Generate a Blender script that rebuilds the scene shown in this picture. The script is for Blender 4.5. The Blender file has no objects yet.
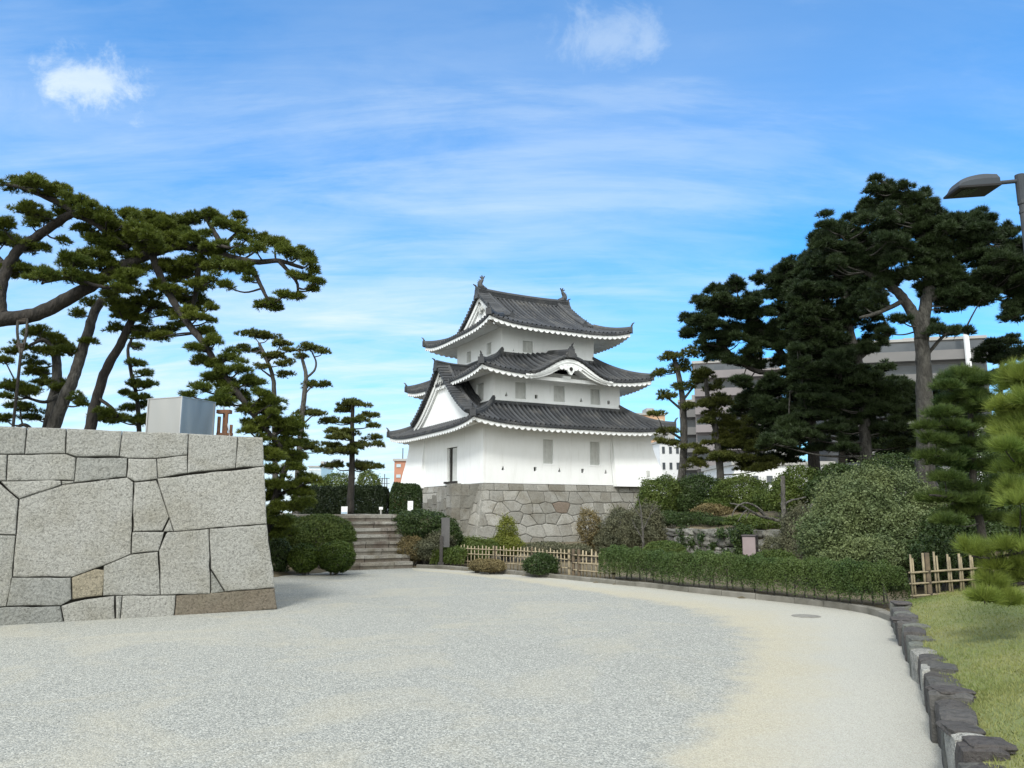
import bpy, math, random
import numpy as np
from mathutils import Vector
R = math.radians
rng = np.random.default_rng(7)
random.seed(7)
S = bpy.context.scene
COL = S.collection

# ------------------------------------------------------------------ camera, sky, sun, exposure
FPX, PITCH, CAMZ = 769.0, 0.165, 1.6
cd = bpy.data.cameras.new('camera'); cd.sensor_width = 36; cd.lens = FPX / 1024 * 36
cd.clip_start = .05; cd.clip_end = 3000
cam = bpy.data.objects.new('camera', cd); COL.objects.link(cam)
cam.location = (0, 0, CAMZ); cam.rotation_euler = (R(90) + PITCH, 0, 0)
S.camera = cam
S.view_settings.view_transform = 'Standard'; S.view_settings.look = 'None'
S.view_settings.gamma = 1; S.view_settings.use_curve_mapping = False
S.view_settings.exposure = 1.1
try:
    S.cycles.max_bounces = 6; S.cycles.transparent_max_bounces = 12
except Exception: pass

def ray(u, v):
    a = (u - 512) / FPX; b = (384 - v) / FPX
    return np.array([a, math.cos(PITCH) - b * math.sin(PITCH), math.sin(PITCH) + b * math.cos(PITCH)])
def at(u, v, Y):
    d = ray(u, v); return d * (Y / d[1]) + np.array([0, 0, CAMZ])
def gp(u, v, z=0.0):
    d = ray(u, v); return d * ((z - CAMZ) / d[2]) + np.array([0, 0, CAMZ])

SUN = Vector((-.28, -.82, .95)).normalized()
sl = bpy.data.lights.new('sun', 'SUN'); sl.energy = 1.5; sl.angle = R(12); sl.color = (1, .985, .94)
so = bpy.data.objects.new('sun', sl); COL.objects.link(so)
so.rotation_euler = (-SUN).to_track_quat('-Z', 'Y').to_euler(); so.location = (0, 0, 40)

W = bpy.data.worlds.new('World'); S.world = W; W.use_nodes = True
wt = W.node_tree; wt.nodes.clear()
def N(t, typ, **kw):
    n = t.nodes.new(typ)
    for k, v in kw.items():
        if k.startswith('i_'):
            key = k[2:]
            n.inputs[int(key) if key.isdigit() else key.replace('_', ' ')].default_value = v
        else: setattr(n, k, v)
    return n
def L(t, a, b): t.links.new(a, b)
def mathn(t, op, a, b=None, c=None, clamp=False):
    n = t.nodes.new('ShaderNodeMath'); n.operation = op; n.use_clamp = clamp
    for i, x in enumerate((a, b, c)):
        if x is None: continue
        if hasattr(x, 'links'): t.links.new(x, n.inputs[i])
        else: n.inputs[i].default_value = x
    return n.outputs[0]
def ramp(t, fac, stops, interp='LINEAR'):
    n = t.nodes.new('ShaderNodeValToRGB'); n.color_ramp.interpolation = interp
    e = n.color_ramp.elements
    while len(e) < len(stops): e.new(.5)
    for el, (p, c) in zip(e, stops):
        el.position = p; el.color = (c, c, c, 1) if isinstance(c, (int, float)) else (*c, 1)
    if fac is not None: t.links.new(fac, n.inputs[0])
    return n.outputs[0]
def noise(t, vec, scale, detail=4, rough=.55, dist=0.0):
    n = N(t, 'ShaderNodeTexNoise'); n.inputs['Scale'].default_value = scale
    n.inputs['Detail'].default_value = detail; n.inputs['Roughness'].default_value = rough
    n.inputs['Distortion'].default_value = dist
    if vec is not None: t.links.new(vec, n.inputs['Vector'])
    return n.outputs['Fac']
def mixc(t, fac, a, b, blend='MIX'):
    n = t.nodes.new('ShaderNodeMix'); n.data_type = 'RGBA'; n.blend_type = blend
    if hasattr(fac, 'links'): t.links.new(fac, n.inputs[0])
    else: n.inputs[0].default_value = fac
    for i, x in ((6, a), (7, b)):
        if hasattr(x, 'links'): t.links.new(x, n.inputs[i])
        else: n.inputs[i].default_value = (*x, 1)
    return n.outputs[2]

SKYMUL = (.055, 1.10, 1.70); CLOUD = (5.6, 6.35, 6.8); CLOUD_FILL = (11.6, 11.7, 11.0)
sky = N(wt, 'ShaderNodeTexSky', sky_type='NISHITA', sun_disc=False)
sky.sun_elevation = math.asin(SUN.z); sky.sun_rotation = math.atan2(SUN.x, SUN.y)
sky.air_density = 1.0; sky.dust_density = .3; sky.ozone_density = 3.5
tc = N(wt, 'ShaderNodeTexCoord')
sep = N(wt, 'ShaderNodeSeparateXYZ'); L(wt, tc.outputs['Generated'], sep.inputs[0])
zc = mathn(wt, 'MAXIMUM', sep.outputs[2], 0.0)
den = mathn(wt, 'ADD', zc, .22)
px_ = mathn(wt, 'DIVIDE', sep.outputs[0], den); py_ = mathn(wt, 'DIVIDE', sep.outputs[1], den)
cmb = N(wt, 'ShaderNodeCombineXYZ'); L(wt, px_, cmb.inputs[0]); L(wt, py_, cmb.inputs[1])
mp = N(wt, 'ShaderNodeMapping'); mp.inputs['Rotation'].default_value = (0, 0, R(24)); mp.inputs['Scale'].default_value = (.62, 1.25, 1)
mp.inputs['Location'].default_value = (.35, .2, 0)
L(wt, cmb.outputs[0], mp.inputs[0])
c1 = noise(wt, mp.outputs[0], 1.0, 6, .5, .25)
c2 = noise(wt, mp.outputs[0], 4.2, 9, .62, .5)
cs = mathn(wt, 'ADD', mathn(wt, 'MULTIPLY', c1, .74), mathn(wt, 'MULTIPLY', c2, .26))
veil = mathn(wt, 'MULTIPLY', ramp(wt, cs, [(.36, .10), (.55, .5), (.76, 1)], 'EASE'), .42)
mp2 = N(wt, 'ShaderNodeMapping'); mp2.inputs['Rotation'].default_value = (0, 0, R(-38)); mp2.inputs['Scale'].default_value = (.55, 2.3, 1); mp2.inputs['Location'].default_value = (2.3, .7, 0)
L(wt, cmb.outputs[0], mp2.inputs[0])
c3 = noise(wt, mp2.outputs[0], 1.5, 9, .62, .6)
veil = mathn(wt, 'ADD', veil, mathn(wt, 'MULTIPLY', ramp(wt, c3, [(.46, 0), (.60, .5), (.78, 1)], 'EASE'), .30), clamp=True)
# thicker milky cloud low down, more of it to the left; unseen bright cloud added behind the viewer and overhead as fill light
leftw = ramp(wt, mathn(wt, 'MULTIPLY_ADD', sep.outputs[0], .5, .5), [(.18, 1.0), (.5, .62), (.68, .22), (.85, .5)])
low = mathn(wt, 'MULTIPLY', ramp(wt, zc, [(0, .62), (.14, .50), (.32, .42), (.46, .22), (.60, .0)]), leftw)
lowm = mathn(wt, 'MULTIPLY', low, mathn(wt, 'MULTIPLY', ramp(wt, cs, [(.36, .6), (.60, 1.2)]), ramp(wt, noise(wt, mp2.outputs[0], 3.4, 9, .66, .8), [(.32, .6), (.66, 1.4)])))
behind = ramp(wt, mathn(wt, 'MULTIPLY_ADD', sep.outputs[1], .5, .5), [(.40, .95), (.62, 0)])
hz_ = ramp(wt, zc, [(0, .66), (.10, .36), (.22, .14), (.40, 0)], 'EASE')
veil = mathn(wt, 'MULTIPLY', veil, ramp(wt, mathn(wt, 'MULTIPLY_ADD', sep.outputs[0], .5, .5), [(.28, .35), (.44, 1), (.60, .9), (.76, .5)]))
veil = mathn(wt, 'MAXIMUM', veil, hz_)
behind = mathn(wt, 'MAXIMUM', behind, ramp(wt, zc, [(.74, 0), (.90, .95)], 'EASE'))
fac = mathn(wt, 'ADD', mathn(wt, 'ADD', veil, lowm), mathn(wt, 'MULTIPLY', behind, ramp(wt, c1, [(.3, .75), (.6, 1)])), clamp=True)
for (u, v, rad, amt) in ((92, 83, .055, .55), (612, 40, .06, .24)):
    d = ray(u, v); d = d / np.linalg.norm(d)
    df = N(wt, 'ShaderNodeVectorMath', operation='SUBTRACT'); L(wt, tc.outputs['Generated'], df.inputs[0]); df.inputs[1].default_value = d
    sc3 = N(wt, 'ShaderNodeVectorMath', operation='MULTIPLY'); L(wt, df.outputs[0], sc3.inputs[0]); sc3.inputs[1].default_value = (.75, 1, 1.45)
    dp = N(wt, 'ShaderNodeVectorMath', operation='LENGTH'); L(wt, sc3.outputs[0], dp.inputs[0])
    pn = noise(wt, tc.outputs['Generated'], 16, 8, .66, .4)
    dd = mathn(wt, 'ADD', dp.outputs['Value'], mathn(wt, 'MULTIPLY', mathn(wt, 'SUBTRACT', pn, .5), -.17))
    m = ramp(wt, mathn(wt, 'DIVIDE', dd, rad), [(.05, amt), (1.0, 0)], 'EASE')
    fac = mathn(wt, 'ADD', fac, m, clamp=True)
skyc = mixc(wt, 1.0, sky.outputs[0], SKYMUL, 'MULTIPLY')
cl = mixc(wt, mathn(wt, 'MULTIPLY', fac, .95), skyc, mixc(wt, behind, CLOUD, CLOUD_FILL))
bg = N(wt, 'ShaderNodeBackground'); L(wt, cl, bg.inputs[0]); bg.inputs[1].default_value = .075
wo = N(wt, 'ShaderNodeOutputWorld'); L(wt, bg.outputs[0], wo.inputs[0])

# ------------------------------------------------------------------ materials
MATS = {}
def newmat(name):
    m = bpy.data.materials.new(name); m.use_nodes = True
    t = m.node_tree; b = t.nodes['Principled BSDF']
    MATS[name] = m
    return m, t, b
def geo_pos(t): return N(t, 'ShaderNodeNewGeometry').outputs['Position']
def obj_pos(t): return N(t, 'ShaderNodeTexCoord').outputs['Object']
def attr(t, name='tint'):
    a = N(t, 'ShaderNodeAttribute'); a.attribute_name = name; return a.outputs['Fac']
def bump(t, b, h, strength=.5, dist=.02):
    n = N(t, 'ShaderNodeBump'); n.inputs['Strength'].default_value = strength; n.inputs['Distance'].default_value = dist
    L(t, h, n.inputs['Height']); L(t, n.outputs[0], b.inputs['Normal'])
def simple(name, c1, c2=None, scale=3, rough=.7, metal=0, bmp=0, bscale=20, spec=.4):
    m, t, b = newmat(name)
    p = obj_pos(t)
    if c2 is None: c2 = tuple(x * .8 for x in c1)
    L(t, mixc(t, ramp(t, noise(t, p, scale, 5, .6), [(.35, 0), (.65, 1)]), c1, c2), b.inputs['Base Color'])
    b.inputs['Roughness'].default_value = rough; b.inputs['Metallic'].default_value = metal
    b.inputs['Specular IOR Level'].default_value = spec
    if bmp: bump(t, b, noise(t, p, bscale, 5, .6), bmp, .01)
    return m
def foliage(name, ca, cb, trans=.2, rough=.55, scale=.8, spec=.25):
    m, t, b = newmat(name)
    c = mixc(t, attr(t), ca, cb)
    n = noise(t, geo_pos(t), scale, 3, .6)
    c = mixc(t, mathn(t, 'MULTIPLY', ramp(t, n, [(.35, 0), (.65, 1)]), .45), c, tuple(x * f for x, f in zip(cb, (1.25, 1.1, .9))))
    L(t, c, b.inputs['Base Color']); b.inputs['Roughness'].default_value = rough
    b.inputs['Specular IOR Level'].default_value = spec
    tr = N(t, 'ShaderNodeBsdfTranslucent'); L(t, c, tr.inputs[0])
    mx = N(t, 'ShaderNodeMixShader'); mx.inputs[0].default_value = trans
    L(t, b.outputs[0], mx.inputs[1]); L(t, tr.outputs[0], mx.inputs[2])
    L(t, mx.outputs[0], t.nodes['Material Output'].inputs[0])
    return m
# plaster
m, t, b = newmat('plaster'); p = obj_pos(t)
mpz = N(t, 'ShaderNodeMapping'); mpz.inputs['Scale'].default_value = (1.3, 1.3, .35); L(t, p, mpz.inputs[0])
st = ramp(t, noise(t, mpz.outputs[0], 1.6, 6, .65), [(.45, 0), (.75, 1)])
c = mixc(t, mathn(t, 'MULTIPLY', st, .22), (.82, .835, .835), (.58, .58, .55))
c = mixc(t, mathn(t, 'MULTIPLY', ramp(t, noise(t, p, .7, 4, .6), [(.4, 0), (.7, 1)]), .22), c, (.70, .71, .69))
mpq = N(t, 'ShaderNodeMapping'); mpq.inputs['Scale'].default_value = (1, 1, .12); L(t, p, mpq.inputs[0])
c = mixc(t, mathn(t, 'MULTIPLY', ramp(t, noise(t, mpq.outputs[0], 5.5, 5, .6), [(.57, 0), (.78, 1)]), .30), c, (.50, .50, .46))
L(t, c, b.inputs['Base Color']); b.inputs['Roughness'].default_value = .8; b.inputs['Specular IOR Level'].default_value = .2
bump(t, b, noise(t, p, 9, 5, .6), .15, .02)
simple('shutter', (.56, .57, .55), (.48, .49, .47), 4, .8)
simple('dark_opening', (.03, .028, .025), None, 3, .9)
# roof tile
m, t, b = newmat('tile'); p = obj_pos(t)
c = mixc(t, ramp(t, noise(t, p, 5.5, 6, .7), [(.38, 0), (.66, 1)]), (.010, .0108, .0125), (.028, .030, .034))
c = mixc(t, mathn(t, 'MULTIPLY', attr(t), .72), c, (.100, .106, .115))  # groove shade put into the colour: flat pans dark, round tile rows lighter
c = mixc(t, mathn(t, 'MULTIPLY', ramp(t, noise(t, p, 1.1, 4, .6), [(.5, 0), (.72, 1)]), .5), c, (.15, .145, .135))
L(t, c, b.inputs['Base Color']); b.inputs['Roughness'].default_value = .6; b.inputs['Specular IOR Level'].default_value = .3
bump(t, b, noise(t, p, 14, 5, .6), .25, .02)
def stone(name, cols, bscale=38, bst=.8, stain=.4, staincol=(.12, .105, .08), big=.5, speck=150):
    m, t, b = newmat(name); p = geo_pos(t)
    c = ramp(t, attr(t), cols)
    n1 = noise(t, p, 1.7, 6, .65)
    c = mixc(t, mathn(t, 'MULTIPLY', ramp(t, n1, [(.48, 0), (.72, 1)]), stain), c, staincol)
    v = noise(t, p, speck, 2, .6)
    c = mixc(t, ramp(t, v, [(.40, .55), (.52, 0)]), c, (.10, .10, .095))
    n2 = noise(t, p, bscale, 6, .72, .4)
    c = mixc(t, mathn(t, 'MULTIPLY', ramp(t, n2, [(.36, 1), (.52, 0)]), big), c, mixc(t, 1.0, c, (.26, .26, .25), 'MULTIPLY'))
    c = mixc(t, mathn(t, 'MULTIPLY', ramp(t, noise(t, p, .9, 5, .6, .8), [(.5, 0), (.7, 1)]), stain), c, mixc(t, 1.0, c, (.62, .57, .46), 'MULTIPLY'))
    L(t, c, b.inputs['Base Color']); b.inputs['Roughness'].default_value = .88; b.inputs['Specular IOR Level'].default_value = .2
    h = mathn(t, 'ADD', n2, mathn(t, 'MULTIPLY', noise(t, p, bscale * .22, 4, .6), 1.2))
    bump(t, b, h, bst, .035)
    return m
stone('granite', [(0, (.20, .17, .13)), (.1, (.22, .185, .14)), (.12, (.36, .32, .235)), (.2, (.37, .33, .25)), (.22, (.29, .30, .285)), (.6, (.40, .40, .37)), (1, (.45, .445, .41))], 30, 1.0, .35, (.25, .235, .17), .62)
stone('castle_stone', [(0, (.155, .12, .095)), (.10, (.20, .16, .125)), (.12, (.215, .195, .16)), (.4, (.225, .22, .195)), (.75, (.285, .28, .255)), (1, (.38, .372, .34))], 9, .7, .5, (.14, .12, .09), .3, 60)
stone('moss_stone', [(0, (.085, .075, .073)), (.4, (.12, .115, .11)), (.7, (.17, .175, .155)), (.92, (.24, .255, .22)), (1, (.46, .455, .42))], 22, 1.0, .45, (.035, .035, .03), .5, 120)
stone('step_stone', [(0, (.20, .17, .14)), (.3, (.26, .24, .205)), (.7, (.33, .315, .28)), (1, (.40, .39, .355))], 14, .6, .75, (.10, .06, .045), .3, 90)
stone('garden_stone', [(0, (.09, .085, .075)), (.5, (.20, .195, .175)), (1, (.36, .355, .325))], 10, .9, .7, (.05, .055, .035), .5, 70)
simple('joint_dark', (.035, .032, .026), None, 4, .95)
# gravel / sand
def ground_mat(name, blend):
    m, t, b = newmat(name); p = geo_pos(t)
    def peb(scale):
        v = N(t, 'ShaderNodeTexVoronoi', feature='F1'); v.inputs['Scale'].default_value = scale; L(t, p, v.inputs['Vector'])
        return v
    v1 = peb(84); v2 = peb(170)
    sx = N(t, 'ShaderNodeSeparateColor'); L(t, v1.outputs['Color'], sx.inputs[0])
    sx2 = N(t, 'ShaderNodeSeparateColor'); L(t, v2.outputs['Color'], sx2.inputs[0])
    g = ramp(t, sx.outputs[0], [(0, (.07, .08, .072)), (.25, (.185, .19, .172)), (.6, (.292, .294, .262)), (.85, (.388, .388, .347)), (1, (.56, .56, .505))])
    g = mixc(t, .3, g, ramp(t, sx2.outputs[1], [(0, (.16, .168, .16)), (1, (.51, .51, .48))]))
    big = ramp(t, noise(t, p, .6, 6, .66, .8), [(.48, 0), (.66, 1)])
    s = ramp(t, sx2.outputs[0], [(0, (.28, .255, .19)), (.5, (.40, .367, .275)), (1, (.51, .475, .37))])
    sg_ = ramp(t, sx2.outputs[2], [(0, (.27, .265, .235)), (.5, (.375, .37, .33)), (1, (.48, .475, .43))])
    s = mixc(t, .25, s, ramp(t, sx.outputs[1], [(0, (.24, .228, .185)), (1, (.48, .46, .395))]))
    g2 = mixc(t, mathn(t, 'MULTIPLY', big, .45), g, s)
    if blend:
        e = attr(t, 'edge')
        e = mathn(t, 'ADD', e, mathn(t, 'MULTIPLY', mathn(t, 'SUBTRACT', noise(t, p, 1.6, 6, .7), .5), .42))
        s = mixc(t, mathn(t, 'MULTIPLY', ramp(t, mathn(t, 'ADD', e, mathn(t, 'MULTIPLY', mathn(t, 'SUBTRACT', noise(t, p, .6, 4, .6), .5), .5)), [(.50, 0), (.78, 1)]), .85), s, sg_)
        c = mixc(t, ramp(t, e, [(.30, 0), (.48, 1)], 'EASE'), g2, s)
    else: c = g2
    c = mixc(t, mathn(t, 'MULTIPLY', ramp(t, noise(t, p, .23, 4, .6), [(.35, 0), (.7, 1)]), .14), c, (.36, .37, .36))
    L(t, c, b.inputs['Base Color']); b.inputs['Roughness'].default_value = .92; b.inputs['Specular IOR Level'].default_value = .15
    bump(t, b, mathn(t, 'ADD', v1.outputs['Distance'], mathn(t, 'MULTIPLY', noise(t, p, 3, 4, .6), .6)), .55, -.012)
ground_mat('gravel', False); ground_mat('sand', True)
simple('soil', (.085, .072, .043), (.135, .11, .07), 1.2, .95, 0, .4, 8)
m, t, b = newmat('turf'); p = geo_pos(t)
c = mixc(t, ramp(t, noise(t, p, .7, 5, .65), [(.35, 0), (.65, 1)]), (.125, .165, .05), (.195, .20, .082))
c = mixc(t, mathn(t, 'MULTIPLY', ramp(t, noise(t, p, 30, 4, .7), [(.35, 1), (.6, 0)]), .5), c, (.13, .12, .045))
L(t, c, b.inputs['Base Color']); b.inputs['Roughness'].default_value = .95; bump(t, b, noise(t, p, 40, 4, .7), .6, .02)
foliage('grass_blade', (.115, .175, .045), (.25, .262, .10), .25, .6, .7)
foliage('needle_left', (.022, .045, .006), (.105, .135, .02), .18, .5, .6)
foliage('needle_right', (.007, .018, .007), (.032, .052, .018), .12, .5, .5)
foliage('needle_far', (.036, .058, .012), (.105, .12, .028), .15, .55, .5)
foliage('needle_near', (.06, .115, .018), (.22, .28, .06), .25, .5, 1.2)
foliage('needle_topiary', (.018, .048, .012), (.088, .132, .032), .2, .5, 1.0)
foliage('leaf_azalea', (.018, .042, .006), (.068, .105, .016), .15, .5, 1.5)
foliage('leaf_dark', (.016, .034, .011), (.044, .072, .02), .12, .45, 1.2)
foliage('leaf_hedge', (.026, .058, .014), (.085, .128, .038), .2, .5, 1.1)
foliage('leaf_black', (.007, .015, .006), (.02, .034, .011), .08, .5, 1.2)
foliage('leaf_mid', (.032, .066, .014), (.098, .135, .032), .2, .5, 1.2)
foliage('leaf_silver', (.038, .066, .024), (.135, .175, .078), .2, .5, 1.5)
foliage('leaf_grey', (.055, .065, .04), (.13, .135, .085), .2, .6, 1.5)
foliage('leaf_dry', (.10, .085, .04), (.19, .16, .08), .2, .7, 1.5)
foliage('leaf_lime', (.08, .12, .018), (.18, .20, .04), .25, .5, 1.5)
def bark(name, a, c_, sc=7):
    m, t, b = newmat(name); p = obj_pos(t)
    mpp = N(t, 'ShaderNodeMapping'); mpp.inputs['Scale'].default_value = (1, 1, .35); L(t, p, mpp.inputs[0])
    v = N(t, 'ShaderNodeTexVoronoi', feature='DISTANCE_TO_EDGE'); v.inputs['Scale'].default_value = sc * 1.6
    nz = noise(t, mpp.outputs[0], sc, 6, .7, .6)
    L(t, mpp.outputs[0], v.inputs['Vector'])
    L(t, mixc(t, ramp(t, nz, [(.36, 0), (.62, 1)]), a, c_), b.inputs['Base Color']); b.inputs['Roughness'].default_value = .92
    bump(t, b, mathn(t, 'ADD', nz, mathn(t, 'MULTIPLY', v.outputs[0], .8)), .9, .05)
bark('bark_dark', (.008, .007, .006), (.034, .029, .024))
bark('bark_grey', (.024, .022, .019), (.092, .087, .078), 9)
bark('bark_deep', (.016, .015, .012), (.06, .057, .049), 9)  # darker version of the grey bark
bark('bark_twig', (.05, .046, .04), (.12, .113, .10), 12)
simple('bamboo', (.38, .315, .205), (.23, .19, .125), 9, .6)
simple('bamboo_old', (.27, .225, .145), (.15, .125, .08), 9, .7)
simple('bamboo_dark', (.16, .12, .075), (.09, .07, .05), 9, .6)
simple('rope', (.05, .04, .03), None, 9, .9)
m, t, b = newmat('steel'); p = obj_pos(t)
b.inputs['Base Color'].default_value = (.40, .40, .39, 1); b.inputs['Metallic'].default_value = 1; b.inputs['Roughness'].default_value = .38
mpp = N(t, 'ShaderNodeMapping'); mpp.inputs['Scale'].default_value = (1, 1, .25); L(t, p, mpp.inputs[0])
bump(t, b, noise(t, mpp.outputs[0], 2.2, 1, .5, .1), .35, .12)
simple('steel_edge', (.5, .5, .5), None, 3, .35, 1)
simple('rust', (.17, .08, .04), (.09, .05, .032), 14, .85)
simple('lamp_grey', (.055, .063, .074), (.048, .055, .064), 3, .7, 0, 0, 20, .12)
simple('pole_grey', (.075, .08, .088), (.055, .06, .066), 5, .7, 0, 0, 20, .12)
simple('lamp_dark', (.008, .008, .009), None, 3, .7)
m, t, b = newmat('lamp_glass'); b.inputs['Base Color'].default_value = (.015, .018, .015, 1); b.inputs['Roughness'].default_value = .15
simple('sign_dark', (.035, .032, .03), (.05, .045, .042), 4, .6)
simple('sign_panel', (.10, .098, .098), (.075, .073, .075), 4, .6)
simple('sign_white', (.78, .79, .80), (.72, .73, .75), 4, .5)
simple('sign_blue', (.42, .56, .70), None, 4, .5)
simple('box_mauve', (.30, .245, .25), (.26, .21, .215), 4, .6)
simple('box_side', (.10, .085, .09), None, 4, .6)
simple('metal_cover', (.24, .23, .20), (.17, .165, .15), 10, .7)
simple('concrete', (.36, .355, .34), (.30, .295, .285), .3, .8)
simple('concrete_mauve', (.22, .20, .205), (.18, .165, .17), .2, .8)
simple('concrete_grey', (.17, .165, .165), (.14, .14, .14), .2, .8)
simple('facade_white', (.72, .73, .74), (.64, .65, .66), .2, .7)
simple('facade_orange', (.50, .31, .20), (.44, .28, .18), .2, .8)
simple('facade_beige', (.50, .43, .35), (.44, .38, .31), .2, .8)
simple('brick', (.42, .20, .13), (.35, .165, .11), .4, .85)
simple('facade_glass', (.34, .42, .47), (.44, .52, .56), .08, .25)
simple('window_glass', (.055, .065, .075), (.09, .1, .11), .4, .15)
simple('kerb', (.20, .19, .165), (.11, .105, .085), 2.2, .9, 0, .4, 30)

# ------------------------------------------------------------------ object helpers
def tag(o, label=None, cat=None, group=None, kind=None):
    if label: o['label'] = label
    if cat: o['category'] = cat
    if group: o['group'] = group
    if kind: o['kind'] = kind
    return o
def thing(name, label, cat, loc=(0, 0, 0), rz=0, group=None):
    o = bpy.data.objects.new(name, None); COL.objects.link(o)
    o.location = tuple(float(x) for x in loc); o.rotation_euler = (0, 0, rz); o.empty_display_size = .3
    return tag(o, label, cat, group)
def mkmesh(name, V, F, mat, parent=None, tint=None, smooth=False, edge=None):
    """V (n,3); F: list of index lists or (m,k) array."""
    me = bpy.data.meshes.new(name)
    V = np.asarray(V, dtype=np.float32).reshape(-1, 3)
    if isinstance(F, np.ndarray):
        k = F.shape[1]; li = F.astype(np.int32).ravel(); ls = np.arange(0, len(li), k, dtype=np.int32)
    else:
        ls = np.cumsum([0] + [len(f) for f in F[:-1]]).astype(np.int32) if F else np.zeros(0, np.int32)
        li = np.fromiter((i for f in F for i in f), dtype=np.int32)
    me.vertices.add(len(V)); me.vertices.foreach_set('co', V.ravel())
    me.loops.add(len(li)); me.loops.foreach_set('vertex_index', li)
    me.polygons.add(len(ls)); me.polygons.foreach_set('loop_start', ls)
    try: me.polygons.foreach_set('loop_total', np.diff(np.append(ls, len(li))).astype(np.int32))
    except Exception: pass
    me.polygons.foreach_set('use_smooth', np.full(len(ls), bool(smooth)))
    if tint is not None:
        a = me.attributes.new('tint', 'FLOAT', 'POINT'); a.data.foreach_set('value', np.asarray(tint, dtype=np.float32))
    if edge is not None:
        a = me.attributes.new('edge', 'FLOAT', 'POINT'); a.data.foreach_set('value', np.asarray(edge, dtype=np.float32))
    me.update(calc_edges=True); me.validate()
    me.materials.append(MATS[mat])
    o = bpy.data.objects.new(name, me); COL.objects.link(o)
    if parent is not None: o.parent = parent
    return o
class MB:
    def __init__(s): s.V = []; s.F = []; s.T = []; s.n = 0
    def add(s, V, F, tint=.5):
        V = np.asarray(V, float).reshape(-1, 3); s.V.append(V)
        s.F.extend([[i + s.n for i in f] for f in F]); s.T.append(np.full(len(V), tint)); s.n += len(V)
    def box(s, c, size, rz=0, tint=.5, taper=1.0, jit=0):
        x, y, z = (np.array(size) / 2)
        P = np.array([[-x, -y, -z], [x, -y, -z], [x, y, -z], [-x, y, -z], [-x * taper, -y * taper, z], [x * taper, -y * taper, z], [x * taper, y * taper, z], [-x * taper, y * taper, z]])
        if jit: P = P + rng.normal(0, jit, P.shape)
        c_, s_ = math.cos(rz), math.sin(rz)
        P = np.stack([P[:, 0] * c_ - P[:, 1] * s_, P[:, 0] * s_ + P[:, 1] * c_, P[:, 2]], 1) + np.asarray(c)
        s.add(P, [[3, 2, 1, 0], [4, 5, 6, 7], [0, 1, 5, 4], [1, 2, 6, 5], [2, 3, 7, 6], [3, 0, 4, 7]], tint)
    def tube(s, pts, rad, seg=7, caps=True, tint=.5, squash=None, rough=0):
        P = np.asarray(pts, float); n = len(P)
        rad = np.full(n, rad) if np.isscalar(rad) else np.asarray(rad, float)
        T = np.gradient(P, axis=0); T /= np.linalg.norm(T, axis=1)[:, None] + 1e-9
        a = np.array([0, 0, 1.]) if abs(T[0][2]) < .9 else np.array([1., 0, 0])
        u = np.cross(T[0], a); u /= np.linalg.norm(u)
        rings = []
        for i in range(n):
            u = u - T[i] * (u @ T[i]); u /= np.linalg.norm(u) + 1e-9
            w = np.cross(T[i], u)
            ang = np.arange(seg) * 2 * math.pi / seg
            rr = rad[i] * (1 + (rng.normal(0, rough, seg) if rough else 0))
            rings.append(P[i] + np.outer(np.cos(ang) * rr, u) + np.outer(np.sin(ang) * rr, w))
        V = np.concatenate(rings); F = []
        for i in range(n - 1):
            for j in range(seg):
                k = (j + 1) % seg
                F.append([i * seg + j, i * seg + k, (i + 1) * seg + k, (i + 1) * seg + j])
        if caps:
            F.append(list(range(seg))[::-1]); F.append([(n - 1) * seg + j for j in range(seg)])
        s.add(V, F, tint)
    def grid(s, A, tint=.5):
        """A: (n,m,3) grid of points."""
        n, m_, _ = A.shape
        s.add(A.reshape(-1, 3), [[i * m_ + j, i * m_ + j + 1, (i + 1) * m_ + j + 1, (i + 1) * m_ + j] for i in range(n - 1) for j in range(m_ - 1)], tint)
    def sweep(s, path, prof, up=None, caps=True, tint=.5, side=None):
        """path (n,3); prof list of (a,b): a along the horizontal side, b up."""
        P = np.asarray(path, float); n = len(P); k = len(prof)
        T = np.gradient(P, axis=0)
        V = []
        for i in range(n):
            if side is None:
                h = np.array([T[i][1], -T[i][0], 0]); h /= np.linalg.norm(h) + 1e-9
            else: h = np.asarray(side, float)
            for a, b_ in prof: V.append(P[i] + h * a + np.array([0, 0, b_]))
        F = [[i * k + j, i * k + (j + 1) % k, (i + 1) * k + (j + 1) % k, (i + 1) * k + j] for i in range(n - 1) for j in range(k)]
        if caps: F += [list(range(k))[::-1], [(n - 1) * k + j for j in range(k)]]
        s.add(V, F, tint)
    def build(s, name, mat, parent=None, smooth=False, off=None):
        V = np.concatenate(s.V)
        if off is not None: V = V - np.asarray(off)
        return mkmesh(name, V, s.F, mat, parent, np.concatenate(s.T), smooth)
def catmull(P, sub=5):
    P = np.asarray(P, float)
    if len(P) < 3: 
        return np.array([P[0] + (P[-1] - P[0]) * t_ for t_ in np.linspace(0, 1, sub + 1)])
    Q = np.vstack([2 * P[0] - P[1], P, 2 * P[-1] - P[-2]]); out = []
    for i in range(1, len(Q) - 2):
        for j in range(sub):
            t_ = j / sub
            out.append(.5 * ((2 * Q[i]) + (-Q[i - 1] + Q[i + 1]) * t_ + (2 * Q[i - 1] - 5 * Q[i] + 4 * Q[i + 1] - Q[i + 2]) * t_ ** 2 + (-Q[i - 1] + 3 * Q[i] - 3 * Q[i + 1] + Q[i + 2]) * t_ ** 3))
    out.append(P[-1]); return np.array(out)
def unit(A): return A / (np.linalg.norm(A, axis=-1, keepdims=True) + 1e-9)

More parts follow.
